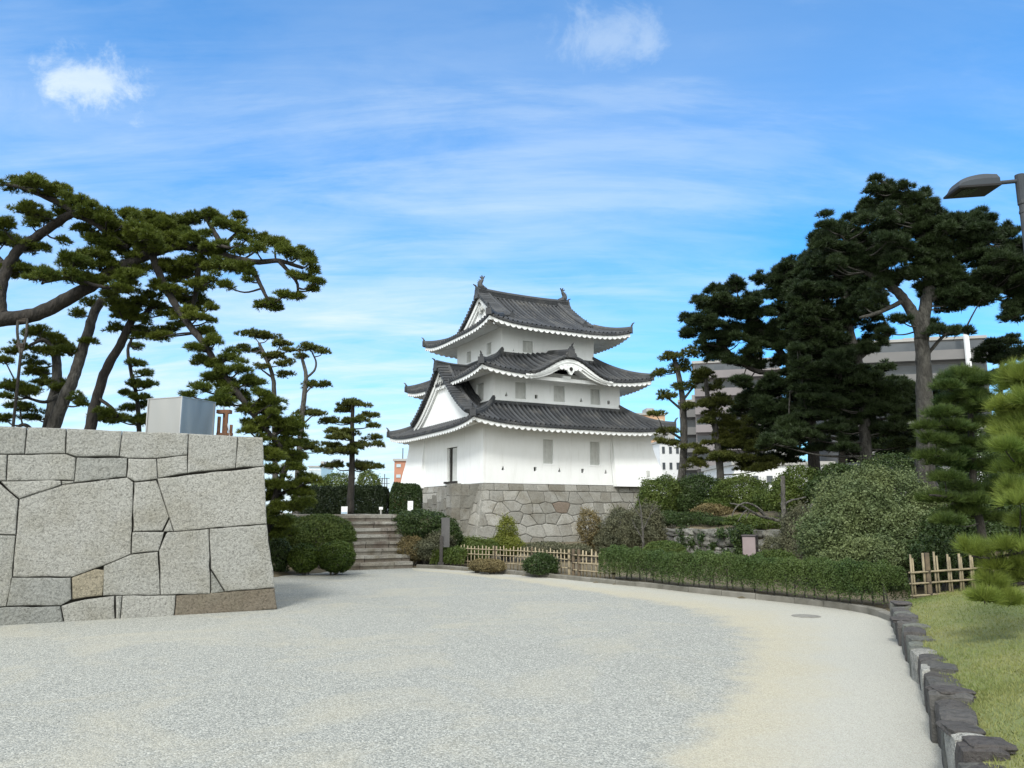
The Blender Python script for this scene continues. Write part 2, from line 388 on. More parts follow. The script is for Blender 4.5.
def needles(C, D, k, Ln, w, spread, tint):
    """k thin needle blades from every tuft centre C (n,3) around direction D."""
    n = len(C)
    d = unit(D[:, None, :] + spread * rng.normal(0, 1, (n, k, 3)))
    ln = Ln * rng.uniform(.7, 1.1, (n, k, 1))
    sd = unit(np.cross(d, rng.normal(0, 1, (n, k, 3)))) * (w / 2)
    c = np.repeat(C[:, None, :], k, 1)
    V = np.stack([c + sd, c - sd, c + d * ln], 2).reshape(-1, 3)
    tt = np.repeat(np.clip(tint[:, None] + rng.normal(0, .12, (n, k)), 0, 1), 3, 1).ravel()
    return V, tt
def leaves(C, Nrm, size, tint, flat=.5, aspect=.5):
    n = len(C)
    nn = unit(Nrm * flat + rng.normal(0, 1, (n, 3)) * (1 - flat))
    a = unit(np.cross(nn, rng.normal(0, 1, (n, 3)))); b_ = np.cross(nn, a)
    s_ = size * rng.uniform(.6, 1.25, (n, 1))
    V = np.stack([C - a * s_ * .5, C + b_ * s_ * aspect * .5, C + a * s_ * .5, C - b_ * s_ * aspect * .5], 1).reshape(-1, 3)
    return V, np.repeat(np.clip(tint, 0, 1), 4)
def inpoly(x, y, poly):
    c = False; n = len(poly); j = n - 1
    for i in range(n):
        xi, yi = poly[i]; xj, yj = poly[j]
        if (yi > y) != (yj > y) and x < (xj - xi) * (y - yi) / (yj - yi) + xi: c = not c
        j = i
    return c

# ------------------------------------------------------------------ the setting
def sm(x, a, b):
    t_ = np.clip((x - a) / (b - a), 0, 1); return t_ * t_ * (3 - 2 * t_)
g = mkmesh('ground', [(-700, -300, 0), (700, -300, 0), (700, 1400, 0), (-700, 1400, 0)], [[0, 1, 2, 3]], 'gravel'); tag(g, kind='structure')

PO = [(-2.9, 22.87), (-.87, 21.36), (.7, 19.74), (2.01, 18.09), (3.12, 16.7), (4.57, 14.64), (5.55, 13.0), (5.47, 11.46), (4.62, 9.43), (3.74, 7.37), (2.78, 5.21), (2.1, 3.6), (1.4, 2), (.4, -.4)]
PI_ = [(-2.75, 22.0), (-1.2, 20.45), (.15, 18.75), (1.2, 17.0), (2.2, 15.3), (2.95, 13.87), (3.25, 12.6), (3.3, 11.3), (2.92, 9.43), (2.25, 7.6), (1.13, 5.21), (.6, 3.6), (0, 2), (-1, -.4)]
A_ = catmull([(x, y, 0) for x, y in PO], 5); B_ = catmull([(x, y, 0) for x, y in PI_], 5)
mcols = 9; V = []; E_ = []
for a, b_ in zip(A_, B_):
    for j in range(mcols):
        w = j / (mcols - 1) * 1.75
        q = a + (b_ - a) * w; V.append((q[0], q[1], .004 if j < mcols - 1 else -.006)); E_.append(1 - w / 1.75 * .92)
nA = len(A_)
F = [[i * mcols + j, (i + 1) * mcols + j, (i + 1) * mcols + j + 1, i * mcols + j + 1] for i in range(nA - 1) for j in range(mcols - 1)]
# keep the inner margin fully gravel-coloured by fading the 'edge' value to 0 at the rim
o = mkmesh('path', V, [f[::-1] for f in F], 'sand', None, None, False, np.clip((np.array(E_) - .08) / .92, 0, 1)); tag(o, kind='structure')

KP = [(-2.75, 22.93), (-2.03, 22.55), (-.87, 21.42), (.7, 19.80), (2.01, 18.15), (3.12, 16.78), (3.76, 15.78), (4.57, 14.74), (5.08, 14.1), (5.55, 13.3), (5.74, 12.55), (5.66, 11.75)]
kb = MB(); kc = catmull([(x, y, 0) for x, y in KP], 8)
kd = np.cumsum(np.r_[0, np.linalg.norm(np.diff(kc, axis=0), axis=1)]); 
s0 = 0
while s0 < kd[-1] - .2:
    s1 = min(s0 + random.uniform(.55, .9), kd[-1])
    ss = np.linspace(s0 + .006, s1 - .006, 3)
    pts = np.stack([np.interp(ss, kd, kc[:, i]) for i in range(3)], 1)
    dz = random.uniform(-.012, .012)
    kb.sweep(pts, [(-.07, -.05), (.07, -.05), (.07, .09 + dz), (.055, .105 + dz), (-.055, .105 + dz), (-.07, .09 + dz)], tint=random.random())
    s0 = s1
o = kb.build('kerb', 'kerb'); tag(o, kind='structure')

TH = 1.083
RV = np.array([math.sin(TH), math.cos(TH)]); LV = np.array([-RV[1], RV[0]])
S0 = np.array([-2.9, 22.87])
GARD = [(x, y) for x, y in KP] + [(6.1, 11.9), (9, 11.0), (44, 9), (44, 72), (-30, 72), (-30, 2), (-9, 13.6), (-5.7, 15.3), (-6.3, 19.2), (-5.35, 20.7), (-4.5, 22.2)]
MND = [(4.6, 62), (4.6, 28.2), (4.95, 27.0), (7.6, 22.4), (8.8, 18.0), (12, 14.6), (44, 13)]
def seg_dist(X, Y, a, b_):
    ax, ay = a; bx, by = b_; L2 = (bx - ax) ** 2 + (by - ay) ** 2
    t_ = np.clip(((X - ax) * (bx - ax) + (Y - ay) * (by - ay)) / L2, 0, 1)
    return np.hypot(X - ax - t_ * (bx - ax), Y - ay - t_ * (by - ay))
def terrain_z(X, Y):
    X = np.asarray(X, float); Y = np.asarray(Y, float)
    p = (X - S0[0]) * RV[0] + (Y - S0[1]) * RV[1]; q = (X - S0[0]) * LV[0] + (Y - S0[1]) * LV[1]
    q0 = .35 - 5.2 * sm(-p, 3.4, 6.2)
    ht = 1.42 * sm(q, q0, q0 + 2.2) * (1 - sm(p - np.maximum(0, q - 2) * .33, .6, 4.6))
    ds = [seg_dist(X, Y, MND[i], MND[i + 1]) for i in range(len(MND) - 1)]
    D = np.stack(ds); k = D.argmin(0); d = D.min(0)
    poly = MND + [(44, 62)]
    ins = np.vectorize(lambda x, y: inpoly(x, y, poly))(X, Y)
    d = np.where(ins, d, -d)
    wd = np.where(k == 2, .25, 2.6)
    hm = (1.03 * sm(d, -.02, wd) + .55 * sm(d, .4, 3.5) + .5 * sm(d, 5, 14)) * ins
    return .06 + np.maximum(ht, hm) + .03 * np.sin(X * 1.7) * np.sin(Y * 1.3)
gx = np.arange(-30, 44.1, .4); gy = np.arange(3, 72.1, .4)
GX, GY = np.meshgrid(gx, gy)
GZ = terrain_z(GX, GY)
INS = np.vectorize(lambda x, y: inpoly(x, y, GARD))(GX, GY)
GZ = np.where(INS, GZ, -.12)
ny, nx = GX.shape
idx = np.arange(ny * nx).reshape(ny, nx)
keep = INS[:-1, :-1] | INS[1:, :-1] | INS[:-1, 1:] | INS[1:, 1:]
Fq = np.stack([idx[:-1, :-1], idx[:-1, 1:], idx[1:, 1:], idx[1:, :-1]], -1)[keep]
o = mkmesh('garden_ground', np.stack([GX, GY, GZ], -1).reshape(-1, 3), Fq, 'soil', smooth=True); tag(o, kind='structure')

# lawn behind the low stone wall
LW = np.array([(5.62, 11.75), (5.47, 11.4), (4.62, 9.43), (3.74, 7.37), (3.10, 5.94), (2.78, 5.21), (2.1, 3.6), (1.35, 1.8), (.3, -.7)])
LWc = catmull([(x, y, 0) for x, y in LW], 5)[:, :2]
def lawn_z(d): return .255 + .075 * d + .05 * np.sin(d * 1.1) * np.minimum(d, 1)
dirs = np.array([.93, .37])
acr = np.r_[np.linspace(.12, 3, 14), np.linspace(3.4, 14, 14)]
V = []
for a in LWc:
    for d in acr:
        x, y = a + dirs * d
        V.append((x, y, lawn_z(d)))
n2 = len(acr)
F = [[i * n2 + j, i * n2 + j + 1, (i + 1) * n2 + j + 1, (i + 1) * n2 + j][::-1] for i in range(len(LWc) - 1) for j in range(n2 - 1)]
o = mkmesh('lawn', V, F, 'turf', smooth=True); tag(o, kind='structure')
# grass blades on it
nb = 120000
ti = rng.uniform(0, 1, nb) ** .8 * (len(LWc) - 1.001); ii = ti.astype(int); fr = (ti - ii)[:, None]
base = LWc[ii] * (1 - fr) + LWc[ii + 1] * fr
dd = .14 + rng.uniform(0, 1, nb) ** 1.3 * 8
pos = base + dirs * dd[:, None]
C = np.stack([pos[:, 0], pos[:, 1], lawn_z(dd) - .005], 1)
D = unit(np.stack([rng.normal(0, .6, nb), rng.normal(0, .6, nb), np.ones(nb)], 1))
V, tt = needles(C, D, 1, .042, .008, .25, .5 + .45 * np.sin(pos[:, 0] * 2.1 + np.sin(pos[:, 1] * 1.7) * 2) * np.sin(pos[:, 1] * 1.4) + rng.normal(0, .2, nb))
o = mkmesh('grass', V, np.arange(len(V)).reshape(-1, 3), 'grass_blade', tint=tt); tag(o, kind='stuff')

def rock(mb, c, size, rz=0, tint=.5, p=5, amp=.06, n=5, tilt=0):
    """A rounded, lumpy block."""
    sd = rng.uniform(0, 10, 3); lin = np.linspace(-1, 1, n); U, Vv = np.meshgrid(lin, lin)
    c_, s_ = math.cos(rz), math.sin(rz)
    for ax in range(3):
        for sg in (-1, 1):
            P = np.zeros((n, n, 3)); P[..., ax] = sg; P[..., (ax + 1) % 3] = U * sg; P[..., (ax + 2) % 3] = Vv
            r_ = (np.abs(P) ** p).sum(-1, keepdims=True) ** (1 / p); P = P / r_
            w = 1 + amp * (np.sin(P[..., :1] * 3.1 + sd[0]) + np.sin(P[..., 1:2] * 3.7 + sd[1]) + np.sin(P[..., 2:] * 4.3 + sd[2] + P[..., :1] * 2))
            P = P * w * (np.array(size) / 2)
            if tilt: P[..., 0] = P[..., 0] + P[..., 2] * tilt
            x = P[..., 0] * c_ - P[..., 1] * s_; y = P[..., 0] * s_ + P[..., 1] * c_
            mb.grid(np.stack([x, y, P[..., 2]], -1) + np.asarray(c), tint)
lw = thing('low_stone_wall', 'low dark mossy stone wall holding up the grass beside the gravel path', 'wall', (4.6, 9.4, 0))
mb = MB(); s = 0; cs_ = np.cumsum(np.r_[0, np.linalg.norm(np.diff(LWc, axis=0), axis=1)])
while s < cs_[-1] - .1:
    ln = random.uniform(.16, .36); sc_ = s + ln / 2
    x, y = np.interp(sc_, cs_, LWc[:, 0]), np.interp(sc_, cs_, LWc[:, 1])
    x2, y2 = np.interp(sc_ + .1, cs_, LWc[:, 0]), np.interp(sc_ + .1, cs_, LWc[:, 1])
    a = math.atan2(y2 - y, x2 - x)
    h = random.uniform(.26, .335); w = random.uniform(.2, .3)
    off = np.array([-math.sin(a), math.cos(a)])
    if off[0] < 0: off = -off
    cx, cy = np.array([x, y]) + off * (w / 2 - .03 + random.uniform(-.02, .02))
    tn = random.uniform(0, .95) if random.random() > .06 else 1.0
    rock(mb, (cx, cy, h / 2 - .03), (ln * 1.16, w, h + .06), a + random.uniform(-.12, .12), tn, 9, .026, 6, random.uniform(-.14, .14))
    if random.random() < .22:
        rock(mb, (cx + random.uniform(-.05, .05), cy + random.uniform(-.08, .08), h - .01), (ln * .9, w * .9, .05), a + random.uniform(-.5, .5), random.uniform(.0, .6), 8, .06, 5)
    s += ln
mb.sweep(np.stack([LWc[:, 0] + .17, LWc[:, 1] + .05, 0 * LWc[:, 0]], 1), [(-.10, -.05), (.10, -.05), (.10, .235), (-.10, .235)], tint=.2)
mb.build('stone_course', 'moss_stone', lw, off=(4.6, 9.4, 0))

# ------------------------------------------------------------------ masonry
def inset2(P, g):
    n = len(P); out = []
    for i in range(n):
        a, b_, c_ = P[i - 1], P[i], P[(i + 1) % n]
        e1 = b_ - a; e2 = c_ - b_
        e1 = e1 / (np.linalg.norm(e1) + 1e-9); e2 = e2 / (np.linalg.norm(e2) + 1e-9)
        n1 = np.array([-e1[1], e1[0]]); n2_ = np.array([-e2[1], e2[0]])
        bi = n1 + n2_; bl = np.linalg.norm(bi)
        if bl < 1e-6: out.append(b_ + n1 * g); continue
        bi /= bl; k = min(1 / max(bi @ n1, .3), 2.2)
        out.append(b_ + bi * g * k)
    return np.array(out)
def stone_prism(mb, P2, fr, rings, tint=.5, jag=.0045):
    """P2 polygon (n,2) in the frame fr = (origin, e1, e2, outward normal); rings = [(inset, offset)...] from the face inwards."""
    P2 = np.asarray(P2, float)
    ar = .5 * sum(P2[i - 1][0] * P2[i][1] - P2[i][0] * P2[i - 1][1] for i in range(len(P2)))
    if ar < 0: P2 = P2[::-1]
    o_, e1, e2, nn = fr
    if jag:
        Q = []
        for i in range(len(P2)):
            a, b_ = P2[i - 1], P2[i]; d = b_ - a; l_ = np.linalg.norm(d); m_ = max(1, int(l_ / .14)); nq = np.array([-d[1], d[0]]) / (l_ + 1e-9)
            for k in range(m_): Q.append(a + d * k / m_ + (nq * rng.normal(0, jag) if k else 0))
        P2 = np.array(Q)
    n = len(P2); V = []
    for g_, off in rings:
        Q = inset2(P2, g_)
        V += [o_ + q[0] * e1 + q[1] * e2 + nn * off for q in Q]
    F = [list(range(n))]
    for k in range(len(rings) - 1):
        F += [[k * n + i, (k + 1) * n + i, (k + 1) * n + (i + 1) % n, k * n + (i + 1) % n] for i in range(n)]
    F.append([(len(rings) - 1) * n + i for i in range(n)][::-1])
    mb.add(np.array(V), F, tint)

# big granite wall on the left, every stone a part
A0, B0 = gp(0, 625.5), gp(277.6, 609.5)
wd_ = (B0 - A0)[:2]; wl = np.linalg.norm(wd_); wd_ /= wl
nrm = np.array([wd_[1], -wd_[0]])
bat = math.tan(R(5.5))
WN = np.array([nrm[0], nrm[1], bat]); WN /= np.linalg.norm(WN)
We1 = np.array([wd_[0], wd_[1], 0]); We2 = np.cross(WN, We1)
def wall_uv(cx, cy):
    u, v = cx / 3.2, 390 + cy / 3.2
    d = ray(u, v); o_ = np.array([0, 0, CAMZ]); t_ = ((A0 - o_) @ WN) / (d @ WN); P = o_ + d * t_ - A0
    return np.array([P @ We1, P @ We2])
polys = [
 ([(-40, 113), (85, 118), (78, 203), (22, 205), (-40, 203)], .5), ([(88, 118), (213, 122), (210, 203), (79, 205)], .55),
 ([(214, 122), (391, 130), (381, 212), (245, 213), (211, 202)], .6), ([(392, 130), (603, 138), (600, 207), (500, 218), (410, 218), (382, 212)], .7),
 ([(604, 138), (761, 147), (754, 249), (601, 265)], .75), ([(762, 147), (842, 151), (845, 244), (755, 249)], .65),
 ([(-40, 204), (23, 206), (19, 290), (-40, 290)], .7), ([(24, 206), (210, 203), (243, 215), (237, 289), (20, 291)], .75),
 ([(245, 214), (408, 216), (405, 277), (237, 296)], .45), ([(410, 219), (501, 220), (505, 284), (432, 293), (406, 278)], .9), ([(502, 219), (600, 208), (601, 265), (506, 282)], .85),
 ([(2, 292), (195, 290), (196, 303), (62, 348)], .9), ([(196, 290), (236, 290), (236, 298), (198, 303)], .7),
 ([(62, 348), (200, 303), (408, 279), (428, 295), (419, 525), (330, 562), (232, 598), (40, 598)], .85),
 ([(-40, 296), (-2, 298), (59, 350), (51, 463), (-40, 460)], .8), ([(-40, 462), (50, 465), (39, 598), (20, 693), (-40, 700)], .6),
 ([(430, 295), (501, 288), (542, 405), (520, 450), (427, 453)], .88), ([(503, 283), (846, 245), (854, 428), (668, 443), (557, 453), (541, 405)], .93),
 ([(543, 412), (556, 453), (523, 453)], .8), ([(424, 454), (526, 454), (508, 516), (421, 524)], .7),
 ([(332, 563), (420, 526), (506, 517), (513, 656), (330, 658)], .65), ([(509, 514), (535, 455), (669, 444), (673, 653), (514, 656)], .75),
 ([(671, 443), (855, 430), (880, 632), (721, 645), (676, 573)], .7), ([(675, 577), (719, 646), (675, 652)], .3),
 ([(38, 600), (227, 600), (229, 670), (194, 690), (21, 692)], .35), ([(229, 600), (305, 572), (336, 576), (328, 658), (231, 671)], .16),
 ([(-40, 702), (20, 694), (193, 691), (204, 747), (-40, 759)], .25), ([(195, 691), (270, 671), (367, 658), (369, 738), (206, 747)], .7),
 ([(370, 658), (391, 658), (384, 737), (371, 738)], .6), ([(392, 658), (563, 656), (556, 728), (385, 737)], .8), ([(564, 657), (880, 633), (889, 701), (557, 728)], .04)]
gw = thing('granite_wall', 'thick wall of huge pale fitted granite blocks standing in the gravel', 'stone wall', A0)
RW = [(.034, 0), (.012, -.005), (.004, -.016), (.001, -.05), (.001, -.55)]
frw = (A0, We1, We2, WN)
def add_stone(P2, tn, fr=frw, rings=RW):
    d_ = random.uniform(-.014, .014)
    mb = MB(); stone_prism(mb, P2, fr, [(a, b_ + d_ * (k < 3)) for k, (a, b_) in enumerate(rings)], tn); return mb.build('stone', 'granite', gw, off=A0)
xl = wall_uv(-40, 300)[0]
def wuv(cx, cy):
    q = wall_uv(cx, cy); return np.array([xl, q[1]]) if cx == -40 else q
for P, tn in polys: add_stone([wuv(*q) for q in P], tn)
HT = wall_uv(0, 116)[1]
# the same masonry carried on beyond the picture's left edge
for (x0, x1, z0, z1) in ((-1.5, 0, 0, .5), (-3.3, -1.5, 0, .75), (-1.2, 0, .5, 1.5), (-2.0, -1.2, .5, 1.5), (-3.3, -2.0, .75, 1.9), (-1.6, 0, 1.5, 2.2), (-2.0, -1.6, 1.5, 1.9), (-1.6, 0, 2.2, HT), (-3.3, -1.6, 1.9, HT)):
    add_stone([(xl + x0, z0), (xl + x1, z0), (xl + x1, z1), (xl + x0, z1)], random.uniform(.4, .95))
# end face on the right and solid body
mb = MB(); ex = wl; TKN = 2.6
back = np.array([-nrm[0], -nrm[1], 0])
def W3(s_, h, t_): # along, up the batter, into the wall
    return A0 + We1 * s_ + We2 * h + back * t_
topx = wall_uv(842, 151)
s0_ = xl - 3.3
P = [W3(s0_, -.05, .1), W3(ex - .03, -.05, .1), W3(topx[0] - .03, HT - .05, .1), W3(s0_, HT - .05, .1), W3(s0_, -.05, TKN), W3(ex - .03, -.05, TKN), W3(topx[0] - .03, HT - .05, TKN), W3(s0_, HT - .05, TKN)]
mb.add(P, [[0, 1, 2, 3], [5, 4, 7, 6], [1, 5, 6, 2], [4, 0, 3, 7], [3, 2, 6, 7]]); mb.build('wall_core', 'joint_dark', gw, off=A0)
e0, e1_ = W3(ex, 0, .02), W3(topx[0], HT, .02)
eu = unit((e1_ - e0)[None])[0]; hE = np.linalg.norm(e1_ - e0)
en = np.cross(back, eu); en /= np.linalg.norm(en)
if en @ We1 < 0: en = -en
for (a, b_, c_, d) in ((.5, 2.6, 0, .42), (.5, 1.6, .42, 1.3), (1.6, 2.6, .42, 1.3), (.5, 2.6, 1.3, 2.0), (.5, 1.5, 2.0, hE), (1.5, 2.6, 2.0, hE)):
    add_stone([(a, c_), (b_, c_), (b_, d), (a, d)], random.uniform(.4, .95), (e0, back, eu, en), [(.034, .03), (.013, .018), (.007, 0), (.007, -.01), (.007, -.25)])

# ------------------------------------------------------------------ the castle tower (local frame: front face -y, gable face -x)
CT = np.array([.726, 47.0]); TRZ = R(90) - TH
def tw(x, y, z): # tower-local to world
    q = CT + x * RV + y * LV; return np.array([q[0], q[1], z])
tower = thing('castle_tower', 'white three-storey Japanese castle tower with curved dark tiled roofs on a stone base', 'castle tower', (CT[0], CT[1], 0), TRZ)
Z0 = 3.08; H1, H2, H3 = 5.34, 4.21, 3.13
KM = [lambda u, o, z: (u, -o, z), lambda u, o, z: (o, u, z), lambda u, o, z: (-u, o, z), lambda u, o, z: (-o, -u, z)]

# stone base
base = thing('stone_foundation', 'sloping grey and brown stone foundation under the white castle tower', 'stone foundation', (CT[0], CT[1], 0), TRZ)
def clip_half(P, n_, c_):
    out = []
    for i in range(len(P)):
        a, b_ = P[i - 1], P[i]; da, db = a @ n_ - c_, b_ @ n_ - c_
        if (da <= 0) != (db <= 0): out.append(a + (b_ - a) * (da / (da - db)))
        if db <= 0: out.append(b_)
    return out
def fitted_stones(width_fn, H, cop, cw, ch, put, dark, seed):
    r_ = random.Random(seed); h1 = H - cop
    s0, s1 = width_fn(H - cop / 2); x = s0
    while x < s1 - .01:
        w = r_.uniform(.6, 1.15); x2 = x + w if x + w < s1 - .45 else s1
        a, b_ = x, x2; lo0, lo1 = width_fn(h1); up0, up1 = width_fn(H)
        P = [(lo0 if x == s0 else a, h1), (lo1 if x2 == s1 else b_, h1), (up1 if x2 == s1 else b_ + r_.uniform(-.03, .03), H), (up0 if x == s0 else a + r_.uniform(-.03, .03), H)]
        put(P, r_.uniform(.3, .9)); x = x2
    seeds = []; rows = int(h1 / ch); sy = 1.85
    for j in range(rows):
        h = (j + .5) * h1 / rows; a, b_ = width_fn(h); n_ = int((b_ - a) / (cw * r_.uniform(.85, 1.2))); ph_ = r_.uniform(-.45, .45)
        for i in range(n_): seeds.append((a + (i + .5 + r_.uniform(-.36, .36) + ph_) * (b_ - a) / n_, h + r_.uniform(-.2, .2) * ch))
    Q = np.array(seeds) * np.array([1, sy])
    l0, l1 = width_fn(0); t0_, t1_ = width_fn(h1)
    for i, q in enumerate(Q):
        P = [np.array(v) * np.array([1, sy]) for v in ((l0, 0), (l1, 0), (t1_, h1), (t0_, h1))]
        for k in np.argsort(((Q - q) ** 2).sum(1))[1:22]:
            n_ = Q[k] - q; P = clip_half(P, n_, n_ @ (Q[k] + q) / 2)
            if len(P) < 3: break
        if len(P) < 3: continue
        P = [v for m_, v in enumerate(P) if np.linalg.norm(v - P[m_ - 1]) > .03]
        if len(P) < 3: continue
        put([tuple(v / np.array([1, sy])) for v in P], r_.uniform(0, .1) if r_.random() < dark else r_.uniform(.2, 1) ** .8)
bm_ = MB(); BH = Z0 + .25; BD = 1.0
slope = math.hypot(BH, BD)
for k, dk in ((0, .015), (3, .03), (1, .05), (2, .05)):
    f = KM[k]; o_ = np.array(f(0, H1 + BD - .02, -.25)); e1 = np.array(f(1, 0, 0)); e2 = np.array(f(0, -BD, BH)) / slope
    nn = np.cross(e1, e2); 
    if nn @ np.array(f(0, 1, 0)) < 0: nn = -nn
    rngs = [(.06, .008), (.026, -.003), (.010, -.02), (.007, -.08), (.007, -.35)]
    fitted_stones(lambda h: (-(H1 + BD * (1 - h / slope)), (H1 + BD * (1 - h / slope))), slope, .40, .86, .60,
                  lambda P2, tn, fr=(o_, e1, e2, nn): stone_prism(bm_, P2, fr, rngs, tn), dk, 21 + k)
bm_.build('masonry', 'castle_stone', base)
mb = MB(); a, b_ = H1 + BD - .2, H1 - .12
mb.add([(-a, -a, -.3), (a, -a, -.3), (a, a, -.3), (-a, a, -.3), (-b_, -b_, Z0 - .04), (b_, -b_, Z0 - .04), (b_, b_, Z0 - .04), (-b_, b_, Z0 - .04)],
       [[4, 5, 6, 7], [0, 1, 5, 4], [1, 2, 6, 5], [2, 3, 7, 6], [3, 0, 4, 7]]); mb.build('base_core', 'joint_dark', base)
# stepped stone ramp in front of the door on the gable side
bm_ = MB()
nst = 9
for i in range(nst):
    y0 = -4.9 + i * .66; zt = 3.06 - i * .185; nr = 5 if zt > 2 else 4
    for j in range(3):
        for q in range(nr):
            hh = zt / nr; sp_ = random.uniform(.35, .65) if q % 2 else 1
            for (ya, yb) in (((0, sp_), (sp_, 1)) if sp_ < 1 else ((0, 1),)):
                bm_.box((-H1 - .3 - j * .5, y0 + .66 * (ya + yb) / 2, hh * (q + .5) - .02), (.5, .66 * (yb - ya) - .012, hh - .015), tint=random.uniform(.25, .95), jit=.014)
bm_.build('door_steps', 'castle_stone', base)

def wall_panel(mb, k, half, z0, z1, holes, depth=.16, o_off=0):
    """A wall face with real openings; holes = [(u0,u1,z0,z1)]."""
    f = KM[k]
    us = sorted({-half, half, *[h[0] for h in holes], *[h[1] for h in holes]}); zs = sorted({z0, z1, *[h[2] for h in holes], *[h[3] for h in holes]})
    for a, b_ in zip(us[:-1], us[1:]):
        for c_, d in zip(zs[:-1], zs[1:]):
            if any(h[0] <= a and b_ <= h[1] and h[2] <= c_ and d <= h[3] for h in holes): continue
            mb.add([f(a, half, c_), f(b_, half, c_), f(b_, half, d), f(a, half, d)], [[0, 1, 2, 3]])
    for (a, b_, c_, d) in holes:
        i = half - depth
        mb.add([f(a, half, c_), f(b_, half, c_), f(b_, half, d), f(a, half, d), f(a, i, c_), f(b_, i, c_), f(b_, i, d), f(a, i, d)],
               [[0, 4, 5, 1], [1, 5, 6, 2], [2, 6, 7, 3], [3, 7, 4, 0]])
wins = {(1, 0): [(-1.76, -1.12, 4.17, 5.48), (1.26, 1.92, 4.17, 5.48)],
        (2, 0): [(-2.85, -2.17, 7.78, 8.70), (-.38, .36, 7.78, 8.70), (2.12, 2.80, 7.78, 8.70)],
        (3, 0): [(-1.78, -1.10, 10.62, 11.38)],
        (2, 3): [(-3.1, -2.1, 7.74, 8.75) if False else (2.05, 3.0, 7.74, 8.75)],
        (3, 3): [(1.15, 1.75, 10.62, 11.42), (-1.65, -1.05, 10.62, 11.42)],
        (1, 1): [(-1.5, -.8, 4.17, 5.48), (1.0, 1.7, 4.17, 5.48)], (2, 1): [(-2.2, -1.5, 7.78, 8.7), (1.2, 1.9, 7.78, 8.7)], (3, 1): [(-.9, -.3, 10.62, 11.4)]}
doors = {(1, 3): [(.58, 2.02, Z0 + .22, 5.2)]}
loops = {(1, 0): [(-4.18, 3.87), (-2.25, 3.86), (-.73, 3.85), (.76, 3.84), (2.31, 3.83)], (2, 0): [(-3.4, 7.97), (-1.52, 7.97), (1.47, 7.98), (3.39, 7.97)], (3, 0): [(-2.38, 10.68)]}
for st_, half, z0, z1 in ((1, H1, Z0, 6.4), (2, H2, 7.2, 9.4), (3, H3, 10.3, 12.3)):
    mb = MB()
    for k in range(4):
        holes = wins.get((st_, k), []) + doors.get((st_, k), []) + [(u - .085, u + .085, z - .11, z + .11) for u, z in loops.get((st_, k), [])]
        wall_panel(mb, k, half, z0, z1, holes)
    wall = mb.build('storey_wall', 'plaster', tower)
    # plaster plinth band above the roof below
    if st_ > 1:
        mb = MB(); zb = {2: 7.58, 3: 10.58}[st_]
        for k in range(4):
            f = KM[k]; h2 = half + .07
            mb.add([f(-h2, h2, zb), f(h2, h2, zb), f(h2, h2, zb + .1), f(-h2, h2, zb + .1), f(-half, half - .001, zb + .12), f(half, half - .001, zb + .12)], [[0, 1, 2, 3], [3, 2, 5, 4]])
        mb.build('plinth', 'plaster', wall)
for (st_, k), hs in wins.items():
    half = {1: H1, 2: H2, 3: H3}[st_]; f = KM[k]
    for (a, b_, c_, d) in hs:
        mb = MB(); i = half - .13
        mb.add([f(a, i, c_), f(b_, i, c_), f(b_, i, d), f(a, i, d)], [[0, 1, 2, 3]])
        w = mb.build('window', 'shutter', tower)
        mb = MB()
        for u in (a + (b_ - a) * .36, a + (b_ - a) * .70):
            p0 = f(u - .02, i, c_); p1 = f(u + .02, i + .018, d)
            lo = np.minimum(p0, p1); hi = np.maximum(p0, p1); mb.box((lo + hi) / 2, hi - lo)
        mb.build('lattice', 'shutter', w)
        mb = MB()
        p0 = f(a - .05, half - .02, c_ - .07); p1 = f(b_ + .05, half + .012, c_ - .005); lo = np.minimum(p0, p1); hi = np.maximum(p0, p1)
        mb.box((lo + hi) / 2, hi - lo); mb.build('sill', 'plaster', w)
f = KM[3]
for (a, b_, c_, d) in doors[(1, 3)]:
    mb = MB(); i = H1 - .14
    mb.add([f(a, i, c_), f(b_, i, c_), f(b_, i, d), f(a, i, d)], [[0, 1, 2, 3]]); dr = mb.build('door', 'dark_opening', tower)
    mb = MB(); p0 = f(a + .02, i + .02, c_); p1 = f(a + .22, i + .08, d - .05); lo = np.minimum(p0, p1); hi = np.maximum(p0, p1)
    mb.box((lo + hi) / 2, hi - lo); mb.build('door_leaf', 'shutter', dr)
    mb = MB(); p0 = f(b_ - .78, i + .01, c_); p1 = f(b_ - .02, i + .06, d - .05); lo = np.minimum(p0, p1); hi = np.maximum(p0, p1)
    mb.box((lo + hi) / 2, hi - lo); mb.build('door_leaf', 'shutter', dr)
    mb = MB(); p0 = f(a - .1, H1 - .05, c_ - .12); p1 = f(b_ + .1, H1 + .14, c_ - .01); lo = np.minimum(p0, p1); hi = np.maximum(p0, p1)
    mb.box((lo + hi) / 2, hi - lo); mb.build('threshold', 'bark_dark', dr)
for (st_, k), hs in loops.items():
    half = {1: H1, 2: H2, 3: H3}[st_]; f = KM[k]
    for n_, (u, z) in enumerate(hs):
        mb = MB(); i = half - .15
        mb.add([f(u - .085, i, z - .11), f(u + .085, i, z - .11), f(u + .085, i, z + .11), f(u - .085, i, z + .11)], [[0, 1, 2, 3]])
        lp = mb.build('loophole', 'dark_opening', tower)
        if n_ % 2 == 0: # the pointed ones: plaster fills the upper corners
            mb = MB()
            for sg in (-1, 1):
                mb.add([f(u + sg * .085, half - .004, z + .11), f(u + sg * .085, half - .004, z - .08), f(u + sg * .012, half - .004, z + .11), f(u + sg * .085, i, z + .11), f(u + sg * .085, i, z - .08), f(u + sg * .012, i, z + .11)],
                       [[0, 1, 2], [1, 4, 5, 2], [0, 3, 4, 1]])
            mb.build('loophole_reveal', 'plaster', lp)
